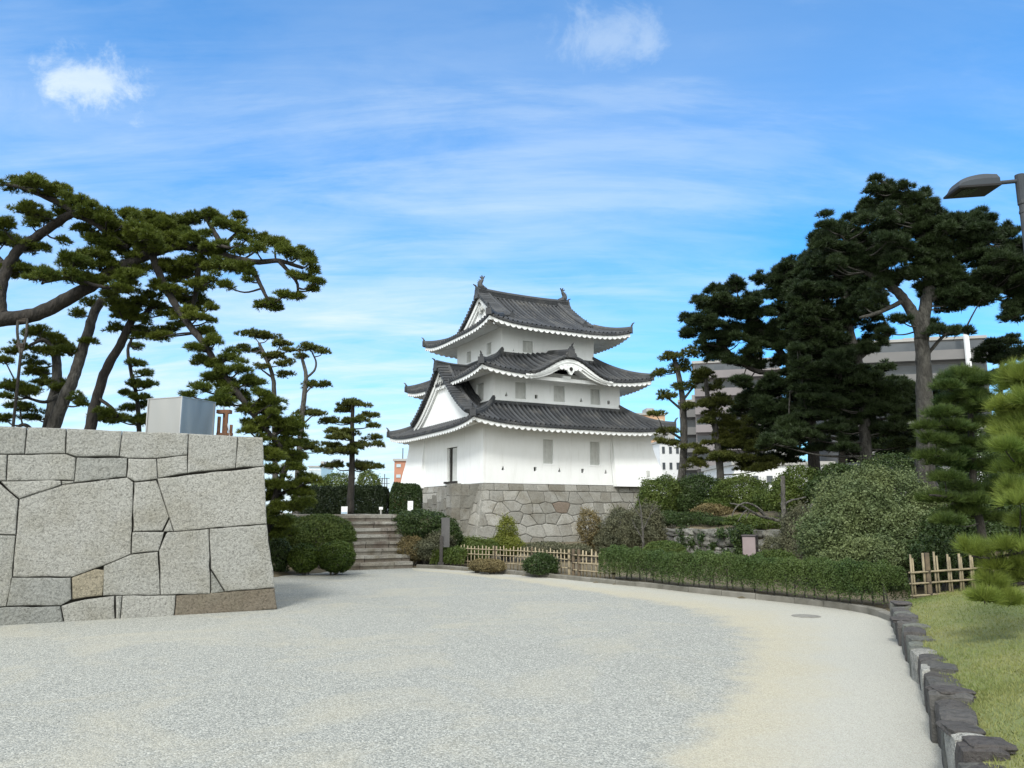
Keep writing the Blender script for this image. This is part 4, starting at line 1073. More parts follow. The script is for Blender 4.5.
def fill(poly, n, rx=(9, 16), holes=()):
    xs = [p[0] for p in poly]; ys = [p[1] for p in poly]; out = []; tries = 0
    while len(out) < n and tries < 20000:
        tries += 1
        u = rng.uniform(min(xs), max(xs)); v = rng.uniform(min(ys), max(ys))
        if not inpoly(u, v, poly): continue
        if any((u - h[0]) ** 2 / h[2] ** 2 + (v - h[1]) ** 2 / h[3] ** 2 < 1 for h in holes): continue
        r_ = rng.uniform(*rx)
        if any((u - q[0]) ** 2 + ((v - q[1]) * 1.7) ** 2 < (r_ * .45) ** 2 for q in out): continue
        out.append((u, v, r_, r_ * rng.uniform(.36, .55)))
    return out
LEFTG = 'old pines behind the granite wall'
pine('pine_tree', 'huge old pine whose thick dark limb reaches right across above the granite wall', 17,
 [([(-120, 470, 1), (-95, 400, .8), (-60, 345, .5), (-15, 322, 0), (30, 316, 0), (60, 303, 0), (90, 286, 0), (120, 268, .2), (150, 254, .3), (178, 246, .5), (205, 251, .5), (230, 257, .3), (255, 262, 0), (280, 261, -.2), (303, 268, -.3)], 19, 3.5),
  ([(2, 318, 0), (0, 292, .2), (7, 268, .3), (20, 248, .3), (38, 236, .2), (58, 222, 0), (74, 212, -.2)], 12, 8),
  ([(80, 216, -.2), (66, 206, -.2), (48, 198, -.3), (30, 190, -.4), (8, 184, -.5)], 9, 3),
  ([(74, 213, -.2), (92, 221, -.1), (112, 236, 0), (128, 248, .2)], 9, 5), ([(7, 268, .3), (-12, 250, .6), (-30, 235, .8)], 8, 5),
  ([(152, 254, .3), (160, 275, .15), (173, 301, 0), (190, 326, -.1), (204, 344, -.2), (218, 366, -.2), (234, 388, -.3), (252, 412, -.3), (268, 432, -.2), (282, 448, 0)], 8, 4.5),
  ([(198, 262, .5), (197, 285, .7), (193, 305, .8), (188, 320, .8)], 7, 3), ([(215, 255, .4), (219, 243, .6), (212, 228, .8), (206, 218, .9)], 7, 4),
  ([(222, 248, .5), (232, 238, .5), (240, 230, .4)], 5, 3), ([(200, 252, .3), (218, 246, .1), (230, 248, 0)], 5, 3),
  ([(252, 268, 0), (258, 280, -.1), (266, 296, -.2), (272, 303, -.2)], 5, 2.5), ([(280, 262, -.2), (290, 273, -.3), (297, 283, -.3), (298, 293, -.3)], 4.5, 2.2),
  ([(130, 268, .2), (118, 284, -.3), (104, 287, -.5), (85, 282, -.6)], 6, 3), ([(150, 254, .3), (140, 240, -.4), (128, 228, -.5)], 7, 4), ([(90, 286, 0), (70, 278, -.5), (45, 282, -.7)], 6, 3), ([(178, 246, .5), (182, 232, .9), (190, 222, 1.1)], 6, 3.5)],
 [(14, 182, 18, 6), (38, 183, 20, 8), (60, 190, 12, 7), (72, 198, 12, 8), (84, 205, 14, 9), (98, 214, 16, 10), (112, 224, 14, 9), (30, 208, 16, 7), (46, 215, 15, 7), (32, 222, 9, 6), (60, 211, 9, 7), (3, 222, 11, 8), (6, 238, 18, 8), (26, 243, 15, 7), (40, 248, 8, 5), (-15, 232, 16, 9), (-25, 250, 18, 9), (-14, 285, 14, 8),
  (20, 268, 21, 7), (45, 274, 16, 7), (128, 213, 11, 7), (136, 221, 9, 6), (86, 228, 12, 6), (62, 237, 8, 4), (124, 237, 17, 9), (140, 231, 15, 8), (150, 219, 11, 7), (161, 226, 11, 7), (135, 250, 15, 7), (155, 240, 15, 8), (74, 257, 17, 8), (95, 252, 17, 8), (106, 264, 17, 8), (70, 274, 14, 6), (90, 279, 13, 6), (121, 284, 9, 7),
  (180, 221, 13, 7), (195, 217, 15, 6), (209, 214, 13, 6), (223, 222, 13, 6), (237, 226, 13, 7), (248, 234, 9, 7), (190, 235, 13, 7), (205, 232, 7, 5), (222, 243, 6, 5), (170, 238, 11, 7), (242, 249, 9, 6), (255, 245, 11, 7), (265, 240, 9, 6), (276, 242, 13, 6), (286, 250, 13, 7), (299, 253, 11, 7), (309, 260, 9, 7), (312, 269, 7, 5), (300, 274, 13, 4), (315, 280, 7, 3.5), (312, 288, 5, 3.5), (285, 293, 9, 5), (300, 295, 7, 4), (272, 300, 9, 6), (260, 302, 8, 5), (276, 307, 6, 4),
  (200, 262, 15, 6), (220, 262, 17, 7), (236, 265, 15, 6), (246, 268, 10, 5), (186, 262, 9, 6), (214, 277, 11, 5), (226, 284, 7, 4), (250, 278, 7, 5), (195, 284, 13, 7), (175, 276, 9, 7), (180, 291, 9, 5), (200, 299, 11, 5), (211, 306, 5, 4), (190, 309, 9, 4), (209, 319, 7, 3), (203, 330, 9, 4),
  (161, 335, 13, 4), (215, 341, 11, 5), (194, 346, 8, 4), (206, 360, 13, 6), (226, 356, 11, 6), (241, 366, 11, 6), (221, 378, 15, 6), (200, 386, 11, 5), (188, 393, 8, 4), (246, 380, 13, 6), (235, 394, 15, 6), (260, 394, 13, 6), (255, 408, 15, 6), (275, 400, 9, 5), (271, 420, 15, 6), (290, 430, 13, 6), (250, 429, 9, 5), (285, 442, 15, 6), (301, 441, 9, 5), (272, 455, 13, 6), (296, 456, 11, 5)] + fill([(75, 216), (130, 216), (170, 216), (210, 240), (238, 264), (215, 300), (195, 322), (172, 300), (150, 272), (112, 288), (72, 284), (60, 260)], 42, (8, 15)) + fill([(195, 345), (250, 372), (300, 427), (310, 452), (265, 456), (225, 402)], 20, (8, 14)) + [(166, 262, 11, 6), (172, 286, 10, 6), (160, 248, 12, 6), (182, 318, 10, 4), (240, 215, 8, 4)],
 'needle_left', group=LEFTG, rc=.155, tuft=26, kn=9, nl=.10, nw=.012, D=.7)
pine('pine_tree', 'pine with a pale grey leaning trunk rising behind the granite wall', 19,
 [([(36, 480), (48, 440), (62, 405), (75, 374), (85, 342), (94, 314), (103, 298)], 14, 8), ([(44, 450, .4), (54, 400, .5), (57, 378, .5), (56, 350, .5)], 13, 8), ([(60, 395, .3), (45, 402, 0), (28, 398, -.2)], 5, 2.5), ([(56, 352, .4), (44, 340, .2), (30, 345, 0)], 6, 3), ([(40, 440, 0), (25, 425, -.2), (12, 432, -.4)], 5, 3)],
 [(10, 350, 8, 5), (22, 346, 10, 5), (30, 361, 10, 5), (5, 358, 8, 4), (40, 330, 13, 6), (53, 339, 15, 7), (66, 349, 13, 6), (46, 350, 13, 5), (40, 368, 13, 6), (51, 380, 15, 6), (62, 386, 9, 5), (15, 385, 13, 5), (30, 390, 13, 6), (8, 395, 9, 4), (20, 405, 15, 5), (35, 415, 11, 5), (76, 395, 8, 5), (82, 402, 8, 4), (5, 416, 11, 4), (96, 300, 12, 5), (110, 296, 9, 5), (80, 312, 8, 4), (88, 340, 7, 3)],
 'needle_left', 'bark_grey', group=LEFTG, rc=.17, tuft=26)
pine('pine_tree', 'pine with a slender dark trunk slanting right, left of the steel box', 18.3,
 [([(84, 470), (91, 425), (98, 395), (106, 370), (120, 345), (131, 322), (138, 306), (150, 290)], 11.5, 6), ([(131, 322, 0), (146, 312, .2), (158, 305, .3)], 5, 3), ([(98, 398, 0), (112, 408, -.2), (118, 416, -.3)], 4, 2)],
 [(124, 305, 11, 6), (112, 300, 8, 5), (136, 300, 13, 6), (150, 294, 10, 5), (117, 326, 9, 5), (136, 329, 8, 6), (152, 308, 9, 5), (146, 320, 7, 4), (121, 314, 7, 4), (104, 408, 9, 5), (112, 415, 11, 4), (98, 416, 9, 4)] + fill([(105, 292), (160, 286), (204, 300), (214, 330), (180, 346), (130, 336), (104, 320)], 16, (7, 12)),
 'needle_left', 'bark_dark', group=LEFTG, rc=.17, tuft=26)
pine('pine_tree', 'thin dark pine with small tiers just left of the steel box', 21,
 [([(141, 480), (139, 430), (137, 400), (131, 372), (128, 350), (132, 338)], 5, 2.5)],
 [(140, 345, 8, 4), (138, 362, 10, 4), (146, 372, 8, 4), (135, 384, 10, 4), (148, 384, 8, 3.5), (125, 391, 8, 3.5), (140, 396, 10, 4), (131, 406, 10, 4), (149, 403, 8, 3.5), (120, 419, 13, 4), (141, 420, 12, 4), (152, 416, 7, 4)],
 'needle_left', 'bark_dark', group=LEFTG, rc=.17, tuft=26)
pine('pine_tree', 'low dense pine crowding the end of the granite wall above the clipped dome bush', 19.5,
 [([(262, 560), (268, 525), (276, 495), (285, 470), (290, 455)], 9, 4), ([(276, 495), (295, 488), (310, 482)], 4, 2)],
 [(275, 468, 12, 6), (292, 464, 14, 6), (308, 478, 13, 5), (280, 482, 16, 7), (300, 490, 14, 6), (272, 495, 12, 7), (288, 504, 16, 7), (268, 511, 10, 6), (306, 500, 9, 5), (278, 518, 14, 7), (266, 482, 9, 6), (264, 530, 10, 8), (284, 530, 14, 6)],
 'needle_left', group=LEFTG, rc=.18, dens=1.2, tuft=28)
FARG = 'slim trained pines on the terrace'
pine('pine_tree', 'slim pine with a bent grey trunk and flat top, left of the fork-topped pine', 30,
 [([(276, 520), (275, 460), (274, 400), (273, 378), (266, 358), (259, 343)], 6, 3), ([(268, 362, 0), (278, 350, .2)], 2.5, 1.5), ([(273, 378, 0), (262, 370, -.2)], 2.5, 1.5)],
 [(254, 333, 15, 4), (270, 335, 11, 4), (282, 342, 10, 4), (290, 348, 7, 4), (255, 349, 8, 3), (274, 355, 13, 4), (285, 362, 9, 3.5), (262, 365, 8, 3), (286, 373, 8, 3), (241, 348, 9, 4)],
 'needle_far', 'bark_grey', group=FARG, rc=.22, nl=.12, nw=.02, tuft=22)
pine('pine_tree', 'tall thin pine with a forked top beyond the drooping branch', 29,
 [([(296, 525), (298, 480), (300, 445), (303, 405), (306, 378), (303, 362), (299, 350)], 8, 2.2), ([(306, 378), (314, 371), (316, 362), (312, 352)], 2.5, 1.6), ([(304, 395), (312, 386)], 2, 1.4), ([(302, 425), (312, 416)], 2, 1.4)],
 [(310, 347, 13, 4), (301, 355, 6, 3), (322, 350, 6, 3), (312, 383, 10, 3.5), (324, 384, 8, 3), (304, 411, 9, 3.5), (318, 412, 9, 4), (310, 446, 11, 4), (297, 452, 9, 4), (322, 450, 8, 3)],
 'needle_far', 'bark_grey', group=FARG, rc=.22, nl=.12, nw=.02, tuft=22)
pine('pine_tree', 'straight cloud-pruned pine with neat tiers in front of the dark hedge above the steps', 30,
 [([(350, 514), (352, 470), (352, 435), (353, 400)], 7.5, 3)],
 [(354, 402, 17, 4), (341, 409, 9, 3), (371, 414, 8, 3), (331, 420, 10, 3), (354, 418, 13, 4), (373, 424, 7, 3), (334, 430, 9, 3), (351, 432, 13, 4), (339, 436, 12, 3), (371, 437, 9, 3), (376, 442, 8, 3), (360, 445, 12, 3.5), (331, 444, 9, 2.5), (342, 450, 14, 3.5), (334, 464, 12, 3.5), (366, 465, 18, 4)],
 'needle_far', 'bark_dark', group=FARG, rc=.22, nl=.12, nw=.02, tuft=24)

RIGHTG = 'tall dark pines on the mound right of the tower'
pine('pine_tree', 'slim pine nearest the tower with a slanting foot and open tiers', 32,
 [([(666, 520), (674, 500), (681, 480), (684, 440), (683, 405), (678, 372), (672, 352)], 10, 4), ([(683, 440), (672, 433), (662, 428)], 3, 2), ([(682, 410), (668, 398)], 3, 2), ([(683, 400), (695, 385)], 3, 2)],
 [(672, 355, 12, 5), (660, 371, 8, 4), (690, 350, 10, 5), (665, 395, 10, 4), (655, 412, 9, 3), (685, 385, 10, 5), (699, 380, 10, 5), (667, 430, 10, 3.5), (690, 405, 10, 4), (690, 445, 12, 4), (674, 442, 9, 4), (695, 462, 12, 5), (704, 450, 9, 4), (680, 366, 11, 5), (662, 440, 7, 3)],
 'needle_far', 'bark_grey', group=RIGHTG, rc=.26, nl=.13, nw=.022, tuft=24)
pine('pine_tree', 'second slim pine from the tower with a thin bent trunk', 31,
 [([(722, 500), (720, 470), (717, 440), (712, 412), (707, 393), (706, 375)], 8, 3.5), ([(717, 440), (730, 430), (745, 428)], 3, 2), ([(719, 462), (735, 458), (748, 452)], 3, 2)],
 [(705, 372, 12, 6), (715, 385, 12, 6), (720, 400, 14, 7), (730, 420, 14, 7), (737, 440, 15, 7), (758, 446, 15, 6), (750, 460, 13, 5), (703, 402, 10, 5), (708, 420, 9, 4), (722, 456, 9, 4), (745, 432, 14, 6), (765, 460, 10, 5)] + fill([(700, 374), (742, 382), (770, 430), (775, 468), (735, 470), (706, 440)], 22, (8, 13)),
 'needle_far', 'bark_grey', group=RIGHTG, rc=.26, nl=.13, nw=.022, tuft=24)
pine('pine_tree', 'broad dark pine whose crown steps down left toward the tower', 28.5,
 [([(815, 500), (814, 460), (812, 430), (806, 400), (792, 370), (775, 345), (755, 325), (738, 308)], 12, 4), ([(806, 400), (815, 360), (818, 320), (812, 285)], 7, 3), ([(792, 370), (760, 372), (735, 358), (715, 335)], 6, 3), ([(812, 430), (785, 425), (760, 420)], 5, 3), ([(775, 345), (780, 310), (775, 285)], 5, 3)],
 fill([(692, 306), (704, 294), (722, 286), (738, 282), (750, 292), (766, 275), (790, 263), (812, 255), (832, 270), (838, 310), (838, 360), (838, 410), (806, 424), (788, 450), (765, 432), (742, 392), (722, 366), (702, 348), (690, 326)], 190, (7, 12), [(765, 352, 13, 8), (795, 322, 11, 8), (748, 372, 13, 8), (815, 345, 10, 8), (780, 395, 15, 7), (722, 318, 9, 6), (775, 300, 8, 6)]) + [(700, 298, 9, 4), (736, 281, 9, 4), (812, 256, 9, 5), (790, 263, 10, 5), (698, 320, 10, 4), (760, 277, 8, 5)],
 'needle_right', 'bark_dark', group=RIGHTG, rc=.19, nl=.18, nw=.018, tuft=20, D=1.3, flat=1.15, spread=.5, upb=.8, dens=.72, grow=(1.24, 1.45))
pine('pine_tree', 'dark pine with a bare straight grey trunk standing left of the biggest one', 25.5,
 [([(866, 510), (866, 470), (865, 430), (863, 395), (858, 360), (850, 330), (845, 300), (850, 270)], 13, 5), ([(863, 395), (840, 385), (815, 385), (790, 392)], 6, 3), ([(858, 360), (875, 345), (890, 335)], 5, 3), ([(863, 400), (885, 392), (905, 390)], 6, 3), ([(850, 330), (830, 310), (812, 300)], 5, 3)],
 fill([(800, 262), (818, 243), (842, 262), (872, 285), (888, 300), (882, 320), (886, 345), (868, 352), (845, 352), (852, 368), (890, 362), (905, 385), (905, 412), (870, 412), (850, 402), (828, 412), (800, 398), (792, 345), (790, 300)], 180, (7, 13), [(862, 332, 11, 10), (820, 352, 11, 8), (888, 372, 13, 9), (835, 300, 9, 7)]) + [(880, 430, 14, 6), (905, 440, 16, 7), (835, 425, 16, 6), (800, 432, 16, 6), (895, 425, 14, 6), (845, 445, 12, 5), (810, 412, 18, 7), (855, 418, 18, 7), (890, 405, 18, 7), (915, 415, 12, 6), (790, 425, 16, 6), (775, 440, 15, 6), (820, 446, 14, 5), (900, 450, 14, 6)],
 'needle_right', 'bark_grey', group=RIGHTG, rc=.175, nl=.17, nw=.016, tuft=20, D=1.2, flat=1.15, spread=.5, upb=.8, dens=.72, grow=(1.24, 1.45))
pine('pine_tree', 'tallest pine on the right with a thick grey trunk and wide dark crown', 21,
 [([(930, 500), (926, 470), (925, 420), (924, 375), (921, 335), (912, 312), (900, 295), (884, 282), (866, 272)], 20, 6), ([(921, 340), (925, 310), (930, 280), (925, 245), (912, 215), (892, 190), (876, 178)], 14, 3), ([(928, 300), (948, 290), (970, 285), (995, 288), (1020, 300)], 8, 3.5), ([(905, 300), (880, 312), (860, 318)], 6, 3), ([(930, 278), (955, 260), (978, 240)], 7, 3), ([(884, 282), (860, 255), (840, 235)], 6, 3), ([(923, 360), (945, 335), (965, 330)], 4, 2)],
 fill([(824, 216), (838, 213), (852, 212), (866, 198), (878, 188), (892, 192), (908, 190), (926, 197), (934, 208), (944, 218), (962, 218), (978, 213), (988, 218), (1004, 226), (1030, 248), (1060, 262), (1060, 310), (1014, 318), (1002, 298), (985, 298), (968, 308), (942, 308), (930, 296), (906, 284), (882, 286), (862, 272), (840, 268), (822, 260), (816, 240)], 270, (7, 12), [(913, 287, 14, 9), (962, 268, 10, 7), (990, 246, 11, 7), (880, 245, 8, 6), (945, 240, 8, 6), (1000, 290, 10, 6)]) +
 [(876, 178, 5, 4), (873, 188, 7, 5), (886, 186, 6, 4), (905, 186, 7, 4), (922, 192, 7, 5), (980, 211, 5, 4), (975, 217, 7, 4), (826, 214, 7, 3), (824, 237, 8, 4), (940, 331, 16, 3), (960, 330, 14, 3), (928, 325, 12, 4), (900, 318, 10, 4), (884, 330, 10, 5), (1016, 312, 12, 7), (880, 300, 9, 4), (865, 305, 8, 4), (1008, 232, 8, 3)],
 'needle_right', 'bark_deep', group=RIGHTG, rc=.145, nl=.155, nw=.014, tuft=18, D=1.2, flat=1.15, spread=.5, upb=.8, dens=.72, grow=(1.24, 1.45))
pine('pine_tree', 'shadowy low pine filling the gap behind the two straight grey trunks', 33,
 [([(842, 505), (842, 460), (845, 425), (850, 392)], 8, 4), ([(843, 440), (800, 432), (770, 428)], 4, 2), ([(845, 425), (890, 418), (930, 415)], 4, 2)],
 fill([(735, 402), (770, 388), (840, 384), (905, 384), (968, 386), (975, 430), (915, 456), (840, 462), (760, 464), (728, 446)], 95, (8, 13), [(760, 470, 14, 6), (800, 470, 20, 5)]) + [(865, 374, 15, 6), (884, 366, 12, 6), (846, 364, 14, 6), (905, 384, 14, 6), (935, 384, 12, 5), (958, 388, 14, 6), (978, 376, 12, 6), (830, 378, 14, 6), (890, 384, 14, 6), (850, 385, 14, 6), (915, 398, 14, 6), (945, 402, 14, 6), (965, 410, 12, 6)],
 'needle_right', 'bark_dark', group=RIGHTG, rc=.24, nl=.18, nw=.022, tuft=20, D=1.0, flat=1.1, spread=.42, grow=(1.1, 1.3))
pine('pine_tree', 'dark pine half hidden behind the pale trained pine at the right edge', 24,
 [([(1000, 500), (1000, 420), (1002, 350)], 8, 3)],
 [(990, 345, 14, 7), (1008, 340, 12, 6), (1002, 355, 16, 7), (980, 358, 9, 5), (1018, 352, 12, 6), (1000, 372, 14, 6)],
 'needle_right', 'bark_dark', group=RIGHTG, rc=.22, nl=.13, nw=.02, tuft=28)
pine('pine_tree', 'cloud-pruned green pine with wide layered tiers behind the right bamboo fence', 12.6,
 [([(992, 585), (985, 545), (975, 500), (972, 450), (970, 405), (968, 375)], 9, 4)] + [([(975, v0, 0), (950, v0 - 3, -.3), (930, v0 - 5, -.5)], 4, 2) for v0 in (430, 460, 500)],
 [(960, 376, 20, 7), (984, 381, 17, 7), (946, 386, 13, 5), (974, 393, 19, 6), (941, 413, 15, 6), (926, 426, 11, 5), (955, 426, 19, 7), (985, 421, 17, 7), (936, 439, 17, 6), (965, 443, 21, 7), (990, 446, 15, 6), (946, 461, 14, 5), (975, 466, 19, 7), (960, 486, 19, 6), (985, 491, 17, 6), (941, 498, 17, 6), (965, 511, 19, 7), (990, 516, 15, 6), (1000, 402, 13, 6), (928, 455, 10, 5), (1005, 430, 13, 6), (1002, 480, 14, 6), (950, 400, 12, 5), (975, 408, 14, 5), (960, 455, 14, 5), (1000, 462, 14, 6), (945, 478, 12, 5), (975, 500, 16, 6), (950, 520, 14, 5), (1005, 500, 14, 6), (985, 400, 14, 6)],
 'needle_topiary', 'bark_dark', rc=.12, kn=13, nl=.15, nw=.006, dens=1.15, tuft=17, D=.6, twig_r=.009, grow=(1.12, 1.0), spread=.34, tint=(0, 1))
pine('pine_tree', 'nearest bright yellow-green pine with long needles at the right edge of the grass', 7.6,
 [([(1075, 640), (1068, 560), (1058, 480), (1048, 410), (1040, 360)], 16, 8), ([(1068, 580), (1040, 582), (1012, 585), (996, 590)], 5, 2.5), ([(1058, 480), (1035, 470), (1015, 462)], 7, 4), ([(1050, 420), (1030, 405), (1012, 402)], 7, 4), ([(1068, 560), (1030, 552), (992, 558), (972, 556)], 4, 2)],
 [(1012, 384, 13, 10), (1024, 400, 18, 10), (1006, 406, 9, 7), (1018, 428, 15, 9), (1004, 446, 9, 7), (1022, 462, 15, 9), (1010, 486, 9, 7), (1026, 492, 13, 8), (1040, 370, 22, 13), (1050, 430, 20, 10), (1045, 520, 22, 10), (1022, 520, 10, 6),
  (1012, 546, 15, 6), (990, 547, 15, 5), (970, 551, 12, 4), (1006, 563, 14, 7), (992, 580, 11, 7), (1000, 596, 11, 6), (1018, 578, 13, 8), (1030, 560, 16, 9), (984, 598, 8, 5), (1012, 600, 10, 5), (1016, 410, 14, 10), (1008, 425, 10, 8), (1012, 470, 12, 8), (1020, 445, 14, 9), (1016, 372, 12, 8), (1020, 500, 12, 7)],
 'needle_near', 'bark_dark', rc=.085, kn=20, nl=.15, nw=.0036, dens=.7, tuft=13, D=.35, twig_r=.007, spread=.32, grow=(1.2, 1.2), tint=(0, 1))

# ------------------------------------------------------------------ shrubs and hedges
def zg(x, y): return float(terrain_z(np.array([x]), np.array([y]))[0])
def shrub(name, label, cat, blobs, mat, leaf=.045, dens=1.0, group=None, smoothc=.12, stems=True, shell=.28, clip=False, barkm='bark_twig', tint=(.15, .9)):
    """blobs: (u, v, rx, ry, Y) picture-sized ellipsoids at depth Y -> leaf cloud with an uneven skin, plus stems."""
    Cs = [(at(u, v, Y), rx * ppm(Y), ry * ppm(Y)) for u, v, rx, ry, Y in blobs]
    c0, r0, h0 = Cs[0]; gz = min(zg(c[0], c[1]) for c, _, _ in Cs)
    base = np.array([c0[0], c0[1], gz]); root = thing(name, label, cat, base, 0, group)
    VV, TT = [], []; mb = MB()
    for c, rx, rz in Cs:
        ry = rx * .85
        area = 4 * math.pi * (rx * ry * rz) ** (2 / 3)
        n = int(area / (leaf * leaf * .5) * 5.2 * dens)
        d = unit(rng.normal(0, 1, (n, 3)))
        ph = rng.uniform(0, 6.28, (7, 1)); fr = rng.normal(0, 1, (7, 3)) * (3.2 if not clip else 2.2)
        lump = np.sin(fr @ d.T + ph).sum(0) / 3.2
        ph2 = rng.uniform(0, 6.28, (6, 1)); fr2 = rng.normal(0, 1, (6, 3)) * 8
        lump2 = np.sin(fr2 @ d.T + ph2).sum(0) / 3
        lump3 = np.sin(rng.normal(0, 1, (6, 3)) * 15 @ d.T + rng.uniform(0, 6.28, (6, 1))).sum(0) / 3
        rad = 1 + smoothc * lump + smoothc * .55 * lump2 + smoothc * .4 * lump3
        depth = 1 - shell * rng.uniform(0, 1, n) ** 1.6
        P = c + d * np.array([rx, ry, rz]) * (rad * depth)[:, None]
        ok = P[:, 2] > gz + .01
        nrm_ = unit(d / np.array([rx, ry, rz]))
        tn = np.clip(rng.uniform(*tint, n) * .6 + .4 * (.5 + .5 * lump2), 0, 1)
        V, t_ = leaves(P[ok], nrm_[ok] + np.array([0, 0, .3]), leaf, tn[ok], .45 if not clip else .5)
        VV.append(V); TT.append(t_)
        # shoots that break the outline
        if not clip:
            m_ = int(n * .10); k = rng.integers(0, n, m_)
            P2 = c + d[k] * np.array([rx, ry, rz]) * (rad[k] * rng.uniform(1.0, 1.0 + smoothc * 1.3, m_))[:, None]
            ok2 = P2[:, 2] > gz + .05
            V, t_ = leaves(P2[ok2], nrm_[k][ok2] + np.array([0, 0, .5]), leaf * .9, np.clip(tn[k][ok2] + .15, 0, 1), .3); VV.append(V); TT.append(t_)
        if stems:
            for j in range(7):
                a = rng.uniform(0, 6.28); q = c + np.array([math.cos(a) * rx * .6, math.sin(a) * ry * .6, rz * rng.uniform(-.2, .55)])
                b0 = np.array([c[0] + rng.normal(0, rx * .14), c[1] + rng.normal(0, ry * .14), gz - .03])
                if q[2] > gz + .1:
                    mb.tube(catmull([b0, (b0 + q) / 2 + rng.normal(0, .05, 3), q], 3), np.linspace(.022, .008, 7), 5, caps=False)
    if mb.V: mb.build('stem', barkm, root, off=base)
    V = np.concatenate(VV) - base
    mkmesh('foliage', V, np.arange(len(V)).reshape(-1, 4), mat, root, np.concatenate(TT))
    return root
def hedge(name, label, path, wdt, h, mat, leaf=.045, dens=1.0, group=None, z=None, wob=.11, gaps=0.0, cat='hedge'):
    """Clipped hedge along a ground path: leaves through a boxy shell, stems below."""
    P = catmull([(x, y, 0) for x, y in path], 6); Ls = np.cumsum(np.r_[0, np.linalg.norm(np.diff(P, axis=0), axis=1)])
    T = np.gradient(P, axis=0); T = unit(T); Nn = np.stack([T[:, 1], -T[:, 0], 0 * T[:, 0]], 1)
    zz = np.array([zg(p[0], p[1]) if z is None else z for p in P])
    base = np.array([P[0][0], P[0][1], zz[0]]); root = thing(name, label, cat, base, 0, group)
    Lt = Ls[-1]; n = int(Lt * (wdt + 2 * h) / (leaf * leaf * .5) * 5.5 * dens)
    s = rng.uniform(0, Lt, n); a = rng.uniform(-1, 1, n); side = rng.random(n)
    k = 5.0
    th_ = rng.uniform(0, math.pi, n)                                 # superellipse cross-section
    cx, cz = np.cos(th_), np.sin(th_)
    r_ = 1 / ((np.abs(cx) ** k + np.abs(cz) ** k) ** (1 / k))
    lump = np.sin(s * 2.3 + 1) * .4 + np.sin(s * 5.1 + cx * 2) * .35 + np.sin(s * 9.7 + th_ * 3) * .35 + np.sin(s * 17 + th_ * 7) * .35 + np.sin(s * 31 - th_ * 11) * .3
    rad = r_ * (1 + wob * lump) * (1 - .22 * rng.uniform(0, 1, n) ** 1.5)
    # ends are rounded
    endf = np.minimum(np.minimum(s, Lt - s) / (wdt * .15), 1); rad = rad * (.55 + .45 * np.sqrt(np.clip(endf, 0, 1)))
    low = .16 * h; zloc = low + cz * rad * (h - low)
    # thin foot: leaves get sparse towards the ground
    foot = np.clip((zloc - low) / (.45 * h), 0, 1); keepm = rng.random(n) < (1 - gaps) + gaps * foot * (1.0 + .35 * np.sin(s * 3.3))
    pos = np.stack([np.interp(s, Ls, P[:, i]) for i in range(3)], 1); nn = np.stack([np.interp(s, Ls, Nn[:, i]) for i in range(3)], 1)
    gz = np.interp(s, Ls, zz)
    C = pos + nn * (cx * rad * wdt / 2)[:, None]; C[:, 2] = gz + zloc + rng.normal(0, .012, n)
    nr = unit(nn * (np.sign(cx) * np.abs(cx) ** (k - 1))[:, None] + np.array([0, 0, 1.]) * (cz ** (k - 1))[:, None])
    tn = np.clip(rng.uniform(.1, .9, n) * .65 + .25 * (.5 + .5 * np.sin(s * 1.9 + 2) * np.sin(s * .7)) + .1 * lump, 0, 1)
    V, t_ = leaves(C[keepm], nr[keepm], leaf, tn[keepm], .45)
    mb = MB(); 
    for s_ in np.arange(.15, Lt, .22):
        q = [np.interp(s_ + rng.normal(0, .05), Ls, P[:, i]) for i in range(2)]; gz_ = np.interp(s_, Ls, zz)
        mb.tube([(q[0], q[1], gz_ - .04), (q[0] + rng.normal(0, .06), q[1] + rng.normal(0, .06), gz_ + h * .8)], [.018, .008], 5, caps=False)
    mb.build('stem', 'bark_twig', root, off=base)
    V = V - base
    mkmesh('foliage', V, np.arange(len(V)).reshape(-1, 4), mat, root, t_)
    return root

SG = 'clipped balls beside the steps'
shrub('dome_bush', 'large clipped dome of green azalea left of the stone steps', 'bush', [(321, 540, 33, 26, 22.9), (296, 543, 24, 25, 22.9), (284, 542, 20, 27, 23), (338, 546, 17, 22, 22.8)], 'leaf_mid', .06, 1.2, smoothc=.05, clip=True, tint=(0, 1))
shrub('ball_bush', 'smaller round clipped azalea ball near the end of the granite wall', 'bush', [(304, 558, 15.5, 14, 20.3)], 'leaf_azalea', .055, 1.3, group=SG, smoothc=.045, clip=True, tint=(0, 1))
shrub('ball_bush', 'wider round clipped azalea ball touching the stone steps', 'bush', [(336, 556.5, 18.5, 15.5, 20.4)], 'leaf_azalea', .055, 1.3, group=SG, smoothc=.045, clip=True, tint=(0, 1))
shrub('leafy_shrub', 'dark leafy shrub on the bank right of the stone steps', 'shrub', [(425, 527, 26, 15, 23.9), (407, 521, 12, 9, 24.2), (447, 535, 14, 14, 23.7)], 'leaf_dark', .065)
shrub('leafy_shrub', 'dry brownish shrub at the right foot of the stone steps', 'shrub', [(410, 549, 13, 12, 23.3)], 'leaf_dry', .05, .8)
hedge('low_hedge', 'short low hedge between the steps and the dark sign post', [(-2.35, 23.2), (-1.9, 23.05), (-1.2, 22.3)], .6, .52, 'leaf_mid', .05)
shrub('leafy_shrub', 'shrub with mixed leaves under the gable-side corner of the stone base', 'shrub', [(470, 549, 18, 11, 24), (455, 545, 13, 10, 24.5), (487, 548, 12, 8, 24.5)], 'leaf_mid', .05)
